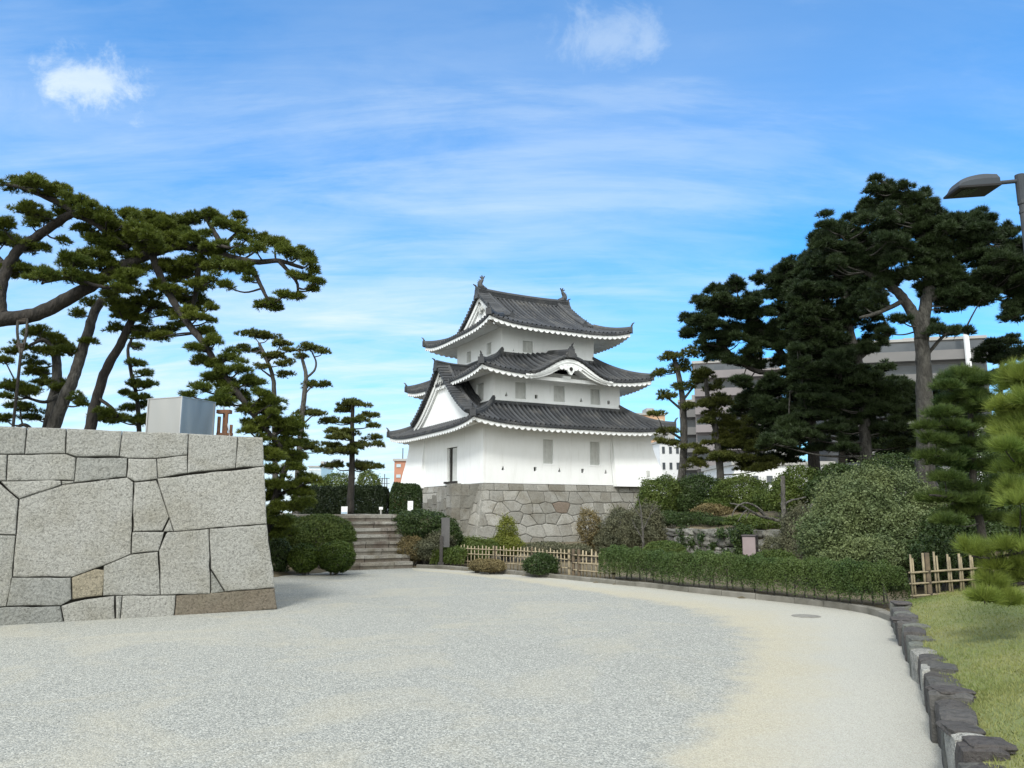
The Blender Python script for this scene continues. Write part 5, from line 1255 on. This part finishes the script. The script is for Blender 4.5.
shrub('conifer', 'small upright bright green conifer in front of the stone base', 'conifer', [(507, 532, 9, 16, 25), (503, 543, 12, 10, 25), (513, 546, 11, 9, 24.7)], 'leaf_lime', .05, .9, smoothc=.18)
shrub('leafy_shrub', 'twiggy brown-green shrub in front of the bamboo fence', 'shrub', [(492, 566, 14, 6, 20.6), (478, 565, 10, 6, 21)], 'leaf_dry', .045, .7)
shrub('leafy_shrub', 'round dark green shrub in front of the bamboo fence', 'shrub', [(541, 565, 17, 11, 19.7)], 'leaf_dark', .05, 1.1)
shrub('leafy_shrub', 'yellowish open shrub against the middle of the stone base', 'shrub', [(590, 528, 12, 17, 26), (600, 540, 12, 12, 26)], 'leaf_dry', .06, .7, smoothc=.2)
shrub('leafy_shrub', 'large grey-green bush in front of the right end of the stone base', 'shrub', [(628, 533, 28, 24, 25), (648, 528, 18, 22, 25.3), (610, 545, 14, 14, 25)], 'leaf_grey', .06, 1.0, smoothc=.16)
shrub('round_bush', 'rounded clipped bush behind the long hedge left of the garden retaining wall', 'bush', [(664, 552, 21, 11, 21.5)], 'leaf_mid', .04, 1.2, smoothc=.05, clip=True)
hedge('long_hedge', 'long low clipped hedge curving along the kerb to the grass', [(2.25, 18.45), (3.3, 17.0), (3.95, 15.98), (4.75, 14.95), (5.3, 14.15), (5.85, 13.2), (6.1, 12.55)], .75, .68, 'leaf_hedge', .034, 1.1, gaps=.9)
shrub('leafy_shrub', 'dark undergrowth beneath the low pine beside the granite wall end', 'shrub', [(277, 556, 14, 17, 20.4), (270, 545, 14, 20, 21.5)], 'leaf_dark', .06, 1.0)
shrub('leafy_shrub', 'spreading dark ground shrub covering the bank above the low hedge', 'shrub', [(430, 549, 18, 11, 23.3), (440, 541, 14, 10, 23.4), (402, 536, 9, 9, 23.9)], 'leaf_grey', .06, .9)
shrub('leafy_shrub', 'dark green shrubs mass behind the trained pine and right fence', 'shrub', [(960, 545, 40, 34, 15.5), (1000, 530, 40, 40, 16), (935, 560, 26, 22, 14.8), (988, 480, 34, 44, 17), (1022, 455, 30, 55, 17.5)], 'leaf_dark', .06, .9)
shrub('leafy_shrub', 'low creeping green plant at the foot of the stone base behind the fence', 'shrub', [(545, 549, 26, 7, 25), (575, 551, 18, 7, 25)], 'leaf_grey', .06, .7)
for lab, bl, mt in (('low dark plants along the top edge of the garden retaining wall', [(690, 519, 22, 6, 27), (668, 517, 14, 6, 27.6), (720, 521, 14, 4, 26)], 'leaf_dark'),
                    ('low mixed plants under the dead drooping branches', [(745, 521, 20, 6, 24.6), (768, 524, 14, 7, 23.6)], 'leaf_mid')):
    shrub('ground_cover_plants', lab, 'plants', bl, mt, .06, .8, smoothc=.2)
MG = 'evergreen bushes on the mound'
for i, (lab, bl, mt) in enumerate([
    ('dark rounded bush under the slim pine nearest the tower', [(661, 497, 22, 21, 29.5), (652, 508, 16, 15, 29.3)], 'leaf_mid'),
    ('dark bush between the two slim pine trunks', [(700, 492, 26, 17, 29.5), (690, 503, 16, 11, 29)], 'leaf_dark'),
    ('wide bush behind the bare grey branch', [(742, 494, 28, 17, 28.5), (760, 503, 18, 11, 27.5), (722, 507, 18, 9, 28.5)], 'leaf_mid'),
    ('low brownish bush above the garden retaining wall', [(712, 512, 20, 8, 28)], 'leaf_dry'),
    ('dense bush right of the bare post', [(800, 487, 24, 18, 24.5), (785, 498, 16, 14, 24.3)], 'leaf_mid'),
    ('dark low bush at the foot of the straight grey trunk', [(842, 480, 28, 15, 23.8), (825, 490, 18, 13, 23.5)], 'leaf_dark'),
    ('dark bush between the straight trunk and the thickest trunk', [(895, 470, 26, 14, 23), (925, 478, 22, 14, 22.5)], 'leaf_dark')]):
    shrub('evergreen_bush', lab, 'bush', bl, mt, .075, 1.0, group=MG, smoothc=.13)
shrub('leafy_shrub', 'greyish shrub around the foot of the bare post', 'shrub', [(803, 535, 22, 27, 20.5), (780, 552, 16, 15, 20.3), (812, 556, 20, 16, 19.8)], 'leaf_grey', .05, .9, smoothc=.16)
shrub('leafy_shrub', 'yellow-green low shrub beside the mauve box', 'shrub', [(776, 562, 22, 11, 18.8), (752, 567, 18, 8, 18.6)], 'leaf_mid', .045, .9)
shrub('big_shrub', 'big rounded silvery-green shrub behind the right end of the long hedge', 'shrub', [(890, 508, 42, 36, 17.4), (850, 520, 38, 38, 17.0), (908, 540, 34, 30, 16.4), (836, 498, 20, 20, 17.6), (828, 540, 28, 26, 16.6), (868, 560, 44, 24, 16), (866, 492, 24, 20, 17.2), (924, 512, 20, 24, 17)], 'leaf_silver', .062, 1.0, smoothc=.17, shell=.36)
shrub('leafy_shrub', 'small grey shrub in front of the big silvery shrub', 'shrub', [(818, 563, 20, 12, 16.8)], 'leaf_grey', .045, .9)
# hedges at the back of the terrace
q1 = at(296, 500, 37); q2 = at(388, 500, 36); q3 = at(424, 500, 36)
hedge('back_hedge', 'tall very dark clipped hedge across the terrace above the steps', [(q1[0], q1[1]), ((q1[0] + q2[0]) / 2, (q1[1] + q2[1]) / 2), (q2[0], q2[1])], .9, 1.66, 'leaf_black', .085, 2.2, z=1.12, wob=.05)
hedge('back_hedge', 'green clipped hedge between the dark hedge and the tower', [(q2[0] + .1, q2[1] - .1), (q3[0] - .6, q3[1]), (q3[0] - .1, q3[1])], 1.0, 1.74, 'leaf_dark', .08, 1.8, z=1.12, wob=.05)
shrub('leafy_shrub', 'loose leafy shrub showing above the dark hedge left of the tiered pine', 'shrub', [(336, 484, 16, 9, 40), (322, 486, 10, 6, 40)], 'leaf_mid', .11, .7, smoothc=.2)
shrub('leafy_shrub', 'loose leafy shrub showing above the dark hedge right of the tiered pine', 'shrub', [(368, 482, 13, 11, 40)], 'leaf_mid', .11, .7, smoothc=.2)

# ------------------------------------------------------------------ steps, fences, small garden things
st = thing('stone_steps', 'worn brown stone steps climbing to the terrace between bushes', 'steps', (S0[0], S0[1], 0))
nS, rise, tread, wS = 8, .188, .225, 2.7
for i in range(nS):
    mb = MB(); p = -wS
    while p < -.02:
        ln = min(random.uniform(.55, 1.15), -p) if -p > .7 else -p
        cx = S0 + RV * (p + ln / 2 + .02) + LV * (i * tread + .45 / 2 + random.uniform(-.01, .01))
        mb.box((cx[0], cx[1], (i + .5) * rise - .05), (ln - .012, .45, rise - .03), R(90) - TH, random.uniform(0, .35), jit=.006)  # risers tinted darker than the treads: stains plus painted shadow lines
        cy = cx - LV * .03; mb.box((cy[0], cy[1], (i + 1) * rise - .045), (ln - .014, .46, .085), R(90) - TH, random.uniform(.45, 1), jit=.006)
        p += ln
    mb.build('step', 'step_stone', st, off=(S0[0], S0[1], 0))
mb = MB(); p = -5.5
while p < -.1:
    ln = min(random.uniform(.6, 1.0), .12 - p); cx = S0 + RV * (p + ln / 2) + LV * (nS * tread + .4)
    mb.box((cx[0], cx[1], nS * rise - .07), (ln - .01, .42, .2), R(90) - TH, random.uniform(.4, 1), jit=.006); p += ln
mb.build('landing_edge', 'step_stone', st, off=(S0[0], S0[1], 0))

def bamboo_fence(name, label, path, h, spacing, rails, zfun, posts, group=None, r_=.014, pair=False, mat='bamboo'):
    P = catmull([(x, y, 0) for x, y in path], 6); Ls = np.cumsum(np.r_[0, np.linalg.norm(np.diff(P, axis=0), axis=1)]); Lt = Ls[-1]
    b0 = np.array([P[0][0], P[0][1], 0]); root = thing(name, label, 'fence', b0, 0, group)
    pt = lambda s: np.array([np.interp(s, Ls, P[:, 0]), np.interp(s, Ls, P[:, 1]), 0])
    mb = MB(); s = .05
    while s < Lt:
        q = pt(s + random.uniform(-.012, .012)); z = zfun(q); hh = h + random.uniform(-.03, .04)
        for dx in ((0,) if not pair else (-.022, .022)):
            w = q + np.array([dx, 0, 0]); mb.tube([w + (0, 0, z - .05), w + (random.uniform(-.01, .01), random.uniform(-.01, .01), z + hh * (1 if dx <= 0 else random.uniform(.9, 1)))], r_ * random.uniform(.85, 1.15), 7, tint=random.random())
        s += spacing * (random.uniform(.75, 1.3) if pair else random.uniform(.93, 1.07))
    mb.build('bamboo_lattice', mat, root, smooth=True, off=b0)
    for f in rails:
        for sd in (-1, 1):
            ss = np.linspace(0, Lt, 14); Q = []
            for s in ss:
                q = pt(s); q[2] = zfun(q) + h * f; t_ = pt(min(s + .05, Lt)) - pt(max(s - .05, 0)); nn = np.array([t_[1], -t_[0], 0]); nn /= np.linalg.norm(nn); Q.append(q + nn * sd * (r_ * 1.6))
            mb = MB(); mb.tube(Q, r_ * .85, 6); mb.build('rail', mat, root, smooth=True, off=b0)
    for s in posts:
        q = pt(s * Lt); z = zfun(q); mb = MB(); mb.tube([q + (0, 0, z - .1), q + (0, 0, z + h * 1.03)], r_ * 2.3, 9); mb.build('post', 'bamboo' if s > .9 else 'bamboo_dark', root, off=b0)
        for f in rails:
            mb = MB(); mb.tube([q + (0, 0, z + h * f - .02), q + (0, 0, z + h * f + .02)], r_ * 2.7, 8); mb.build('rope_tie', 'rope', root, off=b0)
bamboo_fence('bamboo_fence', 'low pale bamboo lattice fence curving in front of the stone base', [(-1.5, 22.5), (-.6, 21.75), (.45, 20.75), (1.45, 19.6)], .60, .135, (.28, .62, .86), lambda q: .06, (.33, .66, .99))
bamboo_fence('bamboo_fence', 'short open bamboo fence panel between the round dark shrub and the long hedge', [(1.5, 19.5), (1.95, 18.9), (2.36, 18.3)], .62, .16, (.22, .5, .8), lambda q: .06, (0.02, .16, .99), pair=False, r_=.018)
bamboo_fence('bamboo_fence', 'bamboo fence behind the grass at the right end of the long hedge', [(6.02, 11.95), (7.0, 12.1), (8.4, 12.35), (11, 12.9)], .68, .2, (.12, .38, .62), lambda q: .27 + .05 * (q[0] - 6), (.06, .3, .6), pair=True, r_=.016, mat='bamboo_old')

sp = gp(441, 568.5, .0); t = thing('sign_post', 'dark wooden post with a blank tall grey panel near the foot of the steps', 'sign', sp)
mb = MB(); mb.box((0, 0, .45), (.09, .09, .95)); mb.build('post', 'sign_dark', t)
mb = MB(); mb.box((0, 0, .09), (.17, .17, .18)); mb.build('foot', 'sign_dark', t)
mb = MB(); mb.box((.11, .05, 1.02), (.24, .05, .84), R(8)); mb.build('panel', 'sign_panel', t)
for (u, v0, v1, wpx, Y, lab, mt) in ((344.5, 506.5, 514, 6, 25.6, 'small white notice board with a pale blue foot beside the tiered pine', 1), (410.5, 501, 511, 5.5, 26.5, 'small white notice board at the foot of the stepped ramp by the tower', 0)):
    a = at(u, v0, Y); b_ = at(u, v1, Y); t = thing('notice_board', lab, 'sign', (a[0], a[1], b_[2] - .1)); hh = a[2] - b_[2]
    mb = MB(); mb.box((0, 0, hh / 2 + .1), (wpx * ppm(Y), .03, hh), R(10 if mt else -15)); pn = mb.build('panel', 'sign_white', t)
    mb = MB(); mb.box((0, -.02, .1 + hh * (.16 if mt else .1)), (wpx * ppm(Y) * .9, .02, hh * .26), R(10 if mt else -15)); mb.build('strip', 'sign_blue' if mt else 'sign_white', pn)
    mb = MB(); mb.box((0, .03, .0), (.05, .03, .3)); mb.build('leg', 'pole_grey', t)
a = at(381, 508, 25.6); t = thing('short_post', 'short pale grey post at the top edge of the stone steps', 'post', (a[0], a[1], 1.45))
mb = MB(); mb.tube([(0, 0, 0), (0, 0, .26)], .03, 8); mb.build('shaft', 'concrete', t)
mb = MB(); mb.box((0, 0, .27), (.12, .05, .09)); mb.build('cap', 'sign_white', t)

# retaining wall of the mound, with ivy
Wa, Wb = np.array([4.75, 27.3]), np.array([7.7, 22.2]); wdir = (Wb - Wa) / np.linalg.norm(Wb - Wa); wlen = np.linalg.norm(Wb - Wa)
wout = np.array([wdir[1], -wdir[0]]); wout = -wout if wout @ np.array([-1, -1]) < 0 else wout
rt = thing('retaining_wall', 'rough grey stone retaining wall with ivy under the earth mound', 'wall', (Wa[0], Wa[1], 0))
mb = MB(); z = 0
for row in range(4):
    h = (.26, .30, .28, .24)[row]; s = random.uniform(-.2, 0)
    while s < wlen:
        ln = random.uniform(.3, .75); q = Wa + wdir * (s + ln / 2) + wout * (.06 - row * .02)
        rock(mb, (q[0], q[1], z + h / 2 + random.uniform(-.03, .03)), (ln * random.uniform(.9, 1.05), .5, h * random.uniform(.85, 1.25)), math.atan2(wdir[1], wdir[0]) + random.uniform(-.2, .2), random.uniform(.1, 1), 9, .05, 5, random.uniform(-.35, .35)); s += ln
    z += h
mb.build('masonry', 'garden_stone', rt, off=(Wa[0], Wa[1], 0))
Cs = []
for (u, v, rr) in ((668, 540, 5), (684, 536, 9), (688, 548, 9), (695, 543, 7), (703, 538, 6), (721, 533, 5), (733, 534, 6), (737, 541, 5), (748, 531, 5), (727, 558, 8), (676, 552, 8), (714, 546, 4), (738, 551, 4), (660, 538, 6), (741, 530, 5), (700, 556, 6)):
    s = (u - 655) / 115 * wlen; q = Wa + wdir * s; Y = q[1]; c = at(u, v, Y - .5); n = int(rr * 75)
    Cs.append(np.array([c[0], c[1], c[2]]) + rng.normal(0, 1, (n, 3)) * np.array([wdir[0] * rr * ppm(Y) * .55 + .03, .08, rr * ppm(Y) * .5]))
C = np.concatenate(Cs); V, tt = leaves(C, np.tile(np.array([wout[0], wout[1], .4]), (len(C), 1)), .08, rng.uniform(0, 1, len(C)), .55)
mkmesh('ivy', V - np.array([Wa[0], Wa[1], 0]), np.arange(len(V)).reshape(-1, 4), 'leaf_dark', rt, tt)

p = gp(751, 572, .15); Y = 20.6; a = at(751, 558, Y)
t = thing('utility_box', 'mauve painted metal utility box standing among garden shrubs', 'utility box', (a[0], a[1], .1))
top = at(751, 536, Y)[2] - .1
mb = MB(); mb.box((0, 0, top / 2), (.34, .34, top), R(-28)); bx = mb.build('body', 'box_side', t)
mb = MB(); c_, s_ = math.cos(R(-28)), math.sin(R(-28)); mb.box((0 - .172 * -s_ * -1 * -1, -.172 * c_, top / 2), (.32, .012, top * .94), R(-28)); dr = mb.build('door', 'box_mauve', t)
mb = MB(); mb.box((-.0, -.185 * c_, top * .82), (.16, .012, .07), R(-28)); mb.build('label_plate', 'facade_beige', dr)
mb = MB(); mb.box((0, 0, top + .015), (.38, .38, .03), R(-28)); mb.build('lid', 'box_side', t)

# bare post with dead branches
def bare(name, label, limbs, Y, mat='bark_twig', cat='tree', part='trunk'):
    s = ppm(Y); mb = MB(); b0 = at(limbs[0][0][0][0], limbs[0][0][0][1], Y); r0 = thing(name, label, cat, b0)
    for pts, w0, w1 in limbs:
        P = catmull([at(q[0], q[1], Y + (q[2] if len(q) > 2 else 0)) for q in pts], 6); P = P + rng.normal(0, .006, P.shape)
        mb.tube(P, np.linspace(w0, w1, len(P)) / 2 * s, 7, rough=.08)
    mb.build(part, mat, r0, off=b0); return r0
bare('bare_tree', 'leafless grey stump of a tree with dead drooping branches on the mound edge',
     [([(784, 560), (784, 530), (783, 500), (783, 476)], 5.2, 4), ([(783, 521), (772, 519), (758, 515, -.3), (742, 506, -.5), (730, 503, -.5)], 3.4, 1.2), ([(766, 517, -.1), (755, 506, -.4), (744, 503, -.5), (736, 508, -.6), (732, 516, -.6)], 2.2, .9), ([(758, 515, -.3), (750, 512, -.3), (746, 518, -.4)], 1.6, .8), ([(748, 509, -.4), (742, 515, -.5), (738, 521, -.5)], 1.5, .7), ([(783, 505), (792, 500, .3), (806, 497, .6)], 2.5, 1), ([(784, 530), (790, 520, .1), (794, 512, .2)], 2, .8), ([(752, 504, -.4), (760, 509, -.6), (768, 516, -.7)], 1.5, .7)], 20.8)
bare('bare_tree', 'thin leafless sapling before the large grey-green bush by the stone base',
     [([(644, 556), (643, 535), (641, 512), (638, 496)], 2.4, 1), ([(643, 530), (650, 515, -.1), (653, 503, -.2)], 1.3, .6), ([(642, 518), (634, 508, .1), (629, 500, .2)], 1.2, .6), ([(643, 540), (636, 528, 0), (632, 520, 0)], 1.2, .6), ([(650, 515, -.1), (657, 508, -.1)], .9, .5)], 23.6)
t = thing('manhole_cover', 'small dark drain cover set in the pale sandy path near the kerb', 'drain cover', gp(806, 616.5))
mb = MB(); mb.tube([(0, 0, .0), (0, 0, .012)], .19, 20); mb.build('lid', 'metal_cover', t)
mb = MB(); mb.tube([(0, 0, .0), (0, 0, .009)], .215, 20); mb.build('frame', 'metal_cover', t)

# street lamp
Lp = at(1019.5, 175, 9.4); t = thing('street_lamp', 'grey street lamp with a wedge-shaped head reaching in over the grass', 'street lamp', (Lp[0], Lp[1], .5))
zt = Lp[2] - .5
mb = MB(); mb.tube([(0, 0, zt - .36), (0, 0, zt)], .058, 14); mb.build('pole_head', 'lamp_grey', t, smooth=False)
mb = MB(); mb.tube([(.01, 0, -.3), (.01, 0, zt - .35)], [.075, .054], 14); mb.tube([(.01, 0, zt - .40), (.01, 0, zt - .345)], .066, 14); mb.tube([(.01, 0, zt - .52), (.01, 0, zt - .49)], .062, 14); mb.build('pole', 'pole_grey', t)
mb = MB(); mb.tube([(-.05, 0, zt - .085), (-.41, -.01, zt - .125)], .026, 10); mb.build('arm', 'lamp_grey', t)
hd = thing('lamp_head', None, None) if False else None
xs = np.linspace(0, 1, 13); tops = .17 * np.sqrt(np.clip(1 - (1 - np.minimum(xs / .72, 1)) ** 2, 0, 1)) * np.where(xs > .72, 1 - (xs - .72) * .35, 1) + .012
x0, x1 = -.90, -.37; zb0, zb1 = zt - .225, zt - .185
A = []
for j, s_ in enumerate(xs):
    x = x0 + (x1 - x0) * s_; zb = zb0 + (zb1 - zb0) * s_; hw = .17; row = [(x, -hw, zb)]
    for a in np.linspace(0, 1, 7):
        row.append((x, -hw + 2 * hw * a, zb + tops[j] * (1 - (2 * a - 1) ** 4 * .55)))
    row.append((x, hw, zb)); A.append(row)
mb = MB(); A = np.array(A); mb.grid(A); mb.add(A[0], [list(range(9))]); mb.add(A[-1], [list(range(9))[::-1]]); hd = mb.build('lamp_head', 'lamp_grey', t)
mb = MB(); mb.add([(x0 - .01, -.185, zb0 - .004), (x1 + .005, -.185, zb1 - .004), (x1 + .005, .185, zb1 - .004), (x0 - .01, .185, zb0 - .004), (x0 - .01, -.185, zb0 - .03), (x1 + .005, -.185, zb1 - .03), (x1 + .005, .185, zb1 - .03), (x0 - .01, .185, zb0 - .03)], [[0, 1, 2, 3], [0, 4, 5, 1], [1, 5, 6, 2], [2, 6, 7, 3], [3, 7, 4, 0], [7, 6, 5, 4]]); mb.build('lower_frame', 'lamp_dark', hd)
mb = MB(); mb.add([(x0 + .07, -.12, zb0 - .031), (x1 - .15, -.12, zb1 - .038), (x1 - .15, .12, zb1 - .038), (x0 + .07, .12, zb0 - .031)], [[3, 2, 1, 0]]); mb.build('lens', 'lamp_glass', hd)

# steel box and rusty frame on top of the granite wall
ZW = W3(3, HT - .05, 1)[2]
c = at(181, 420, 14.5); a = at(180, 399, 14.2); hb_ = a[2] - ZW
t = thing('steel_box', 'shiny stainless steel box standing on top of the granite wall', 'steel box', (c[0], c[1], ZW))
ra = R(-22); w = .82
mb = MB(); mb.box((0, 0, hb_ / 2), (w, w, hb_), ra); bx = mb.build('body', 'steel', t)
mb = MB()
for sx in (-1, 1):
    for sy in (-1, 1):
        x, y = sx * w / 2, sy * w / 2; mb.box((x * math.cos(ra) - y * math.sin(ra), x * math.sin(ra) + y * math.cos(ra), hb_ / 2), (.025, .025, hb_ + .01), ra)
mb.build('corner_trim', 'steel_edge', t)
mb = MB(); mb.box((0, 0, hb_ + .008), (w + .03, w + .03, .016), ra); mb.build('lid', 'steel_edge', t)
c = at(224, 428, 14.9); t = thing('rusty_frame', 'rusty brown metal frame with a slanting brace beside the steel box', 'metal frame', (c[0], c[1], ZW)); s = ppm(14.9)
mb = MB(); hh = at(224, 409, 14.9)[2] - ZW
for dx, h_, w_ in ((-5, .8, .05), (-1, .98, .045), (2.5, .95, .05), (6, .6, .045)):
    mb.box((dx * s, rng.uniform(-.08, .08), hh * h_ / 2), (w_, .06, hh * h_), .1)
mb.build('upright', 'rust', t)
mb = MB(); mb.box((-.02, .02, hh * .93), (.26, .14, .07)); mb.box((.02, 0, hh * .35), (.30, .08, .05)); mb.build('crossbar', 'rust', t)
mb = MB(); mb.tube([(-.02, -.03, hh * 1.05), (9.5 * s, -.03, .02)], .013, 6); mb.build('brace', 'steel_edge', t)
# prop under the thick limb
Y = 16.9; a = at(22, 322, Y); t = thing('branch_prop', 'weathered grey timber prop tied under the thick pine limb', 'tree prop', (a[0], a[1], 1.3))
mb = MB(); mb.tube([(.02, .05, 0), (.05, 0, a[2] - 1.3 - .7)], .032, 8); mb.build('pole', 'bark_dark', t)
mb = MB(); h0 = a[2] - 1.3
mb.tube(catmull([(-.09, 0, h0 + .12), (-.06, -.03, h0 - .25), (.05, 0, h0 - .75)], 5), .03, 7); mb.tube(catmull([(.11, 0, h0 + .1), (.11, .02, h0 - .3), (.05, 0, h0 - .8)], 5), .03, 7); mb.build('fork', 'bark_grey', t)
mb = MB()
for z in (.02, .06, -.52, -.56): mb.tube([(-.06, 0, h0 + z), (.1, 0, h0 + z - .01)], .04, 7)
mb.build('rope', 'rope', t)

# ------------------------------------------------------------------ buildings beyond the garden
def block(name, label, cat, u0, u1, vtop, Y, mat, rows=0, cols=0, deep=12, rz=0, wmat='window_glass', wfrac=(.55, .5), bands=None, zmin=0, extra=None):
    x0 = at(u0, 500, Y)[0]; x1 = at(u1, 500, Y)[0]; zt = at((u0 + u1) / 2, vtop, Y)[2]; w = x1 - x0
    t = thing(name, label, cat, ((x0 + x1) / 2, Y, 0), rz)
    mb = MB(); mb.box((0, deep / 2, zt / 2), (w, deep, zt)); mb.build('wall', mat, t)
    mb = MB(); mb.box((0, deep / 2, zt + .15), (w + .4, deep + .4, .3)); mb.box((w * .2, deep / 2, zt + .9), (w * .25, deep * .3, 1.4)); mb.build('roof', 'concrete', t)
    if rows:
        fh = zt / rows; cw = w / cols; proto = None; sproto = None
        for r_ in range(rows):
            for c_ in range(cols):
                if at(0, 0, 1) is None: pass
                if proto is None:
                    mb = MB(); mb.box((0, -.02, 0), (cw * wfrac[0], .12, fh * wfrac[1])); proto = mb.build('window', wmat, t)
                    o = proto
                else: o = proto.copy(); COL.objects.link(o); o.parent = t
                o.location = (-w / 2 + cw * (c_ + .5), 0, fh * (r_ + .55))
    if bands:
        n_, bm = bands; fh = zt / n_
        for i in range(n_):
            mb = MB(); mb.box((0, -.55, fh * i + fh * .28), (w, 1.1, fh * .42)); mb.build('balcony', bm, t)
            mb = MB(); mb.box((0, -.01, fh * i + fh * .72), (w * .98, .06, fh * .42)); mb.build('window_strip', 'window_glass', t)
    return t
block('apartment_block', 'mauve grey apartment block showing between the pine trunks right of the tower', 'building', 700, 785, 362, 90, 'concrete_mauve', 9, 5, 14, R(-14), bands=(9, 'concrete_mauve'))
block('apartment_block', 'lower grey apartment wing just behind the slim pine nearest the tower', 'building', 683, 704, 402, 95, 'concrete_grey', 0, 0, 14, R(-14), bands=(7, 'concrete_grey'))
tb = block('terraced_building', 'grey concrete building with balcony bands behind the biggest pine', 'building', 846, 992, 342, 82, 'concrete_grey', 0, 0, 16, R(-14), bands=(8, 'concrete_grey'))
mb = MB(); zt = at(962, 338, 82)[2]; xx = at(962, 400, 82)[0] - tb.location.x; mb.tube([(xx, -1.4, 0), (xx, -1.4, zt + .3)], .28, 8); mb.build('drain_pipe', 'facade_white', tb)
block('low_building', 'low white building seen under the dark pines', 'building', 735, 835, 465, 64, 'facade_white', 2, 7, 10, 0, wfrac=(.4, .25))
block('white_building', 'white flats with small windows right beside the tower wall', 'building', 661, 690, 443, 112, 'facade_white', 5, 4, 10, R(6), wfrac=(.38, .42))
block('orange_building', 'orange and beige building rising behind the tower right corner', 'building', 636, 668, 415, 125, 'facade_orange', 8, 3, 10, R(4), 'facade_beige', (.6, .3))
bk = block('brick_building', 'narrow red-brown brick building peeping out left of the tower', 'building', 393.5, 420, 461, 105, 'brick', 6, 3, 10, 0, 'facade_glass', (.5, .3))
mb = MB(); zt = at(399, 461, 105)[2]; mb.tube([(-1.1, 3, zt), (-1.1, 3, zt + 2)], .07, 6); mb.build('mast', 'pole_grey', bk)
block('glass_tower', 'pale blue glass office block far behind the terrace hedge', 'building', 307.5, 320, 467, 180, 'facade_glass', 8, 3, 12, 0, 'facade_white', (.8, .12))
t = thing('antenna', 'thin lattice antenna above the hedge left of the tower', 'antenna', (at(384, 500, 105)[0], 105, 0)); zt = at(384, 474, 105)[2]
mb = MB()
for dx in (-.5, 0, .5): mb.tube([(dx, 0, 0), (dx * .6, 0, zt - abs(dx))], .06, 5)
for z in np.linspace(zt * .5, zt - .6, 5): mb.tube([(-.7, 0, z), (.7, 0, z)], .04, 5)
mb.build('lattice_mast', 'pole_grey', t)
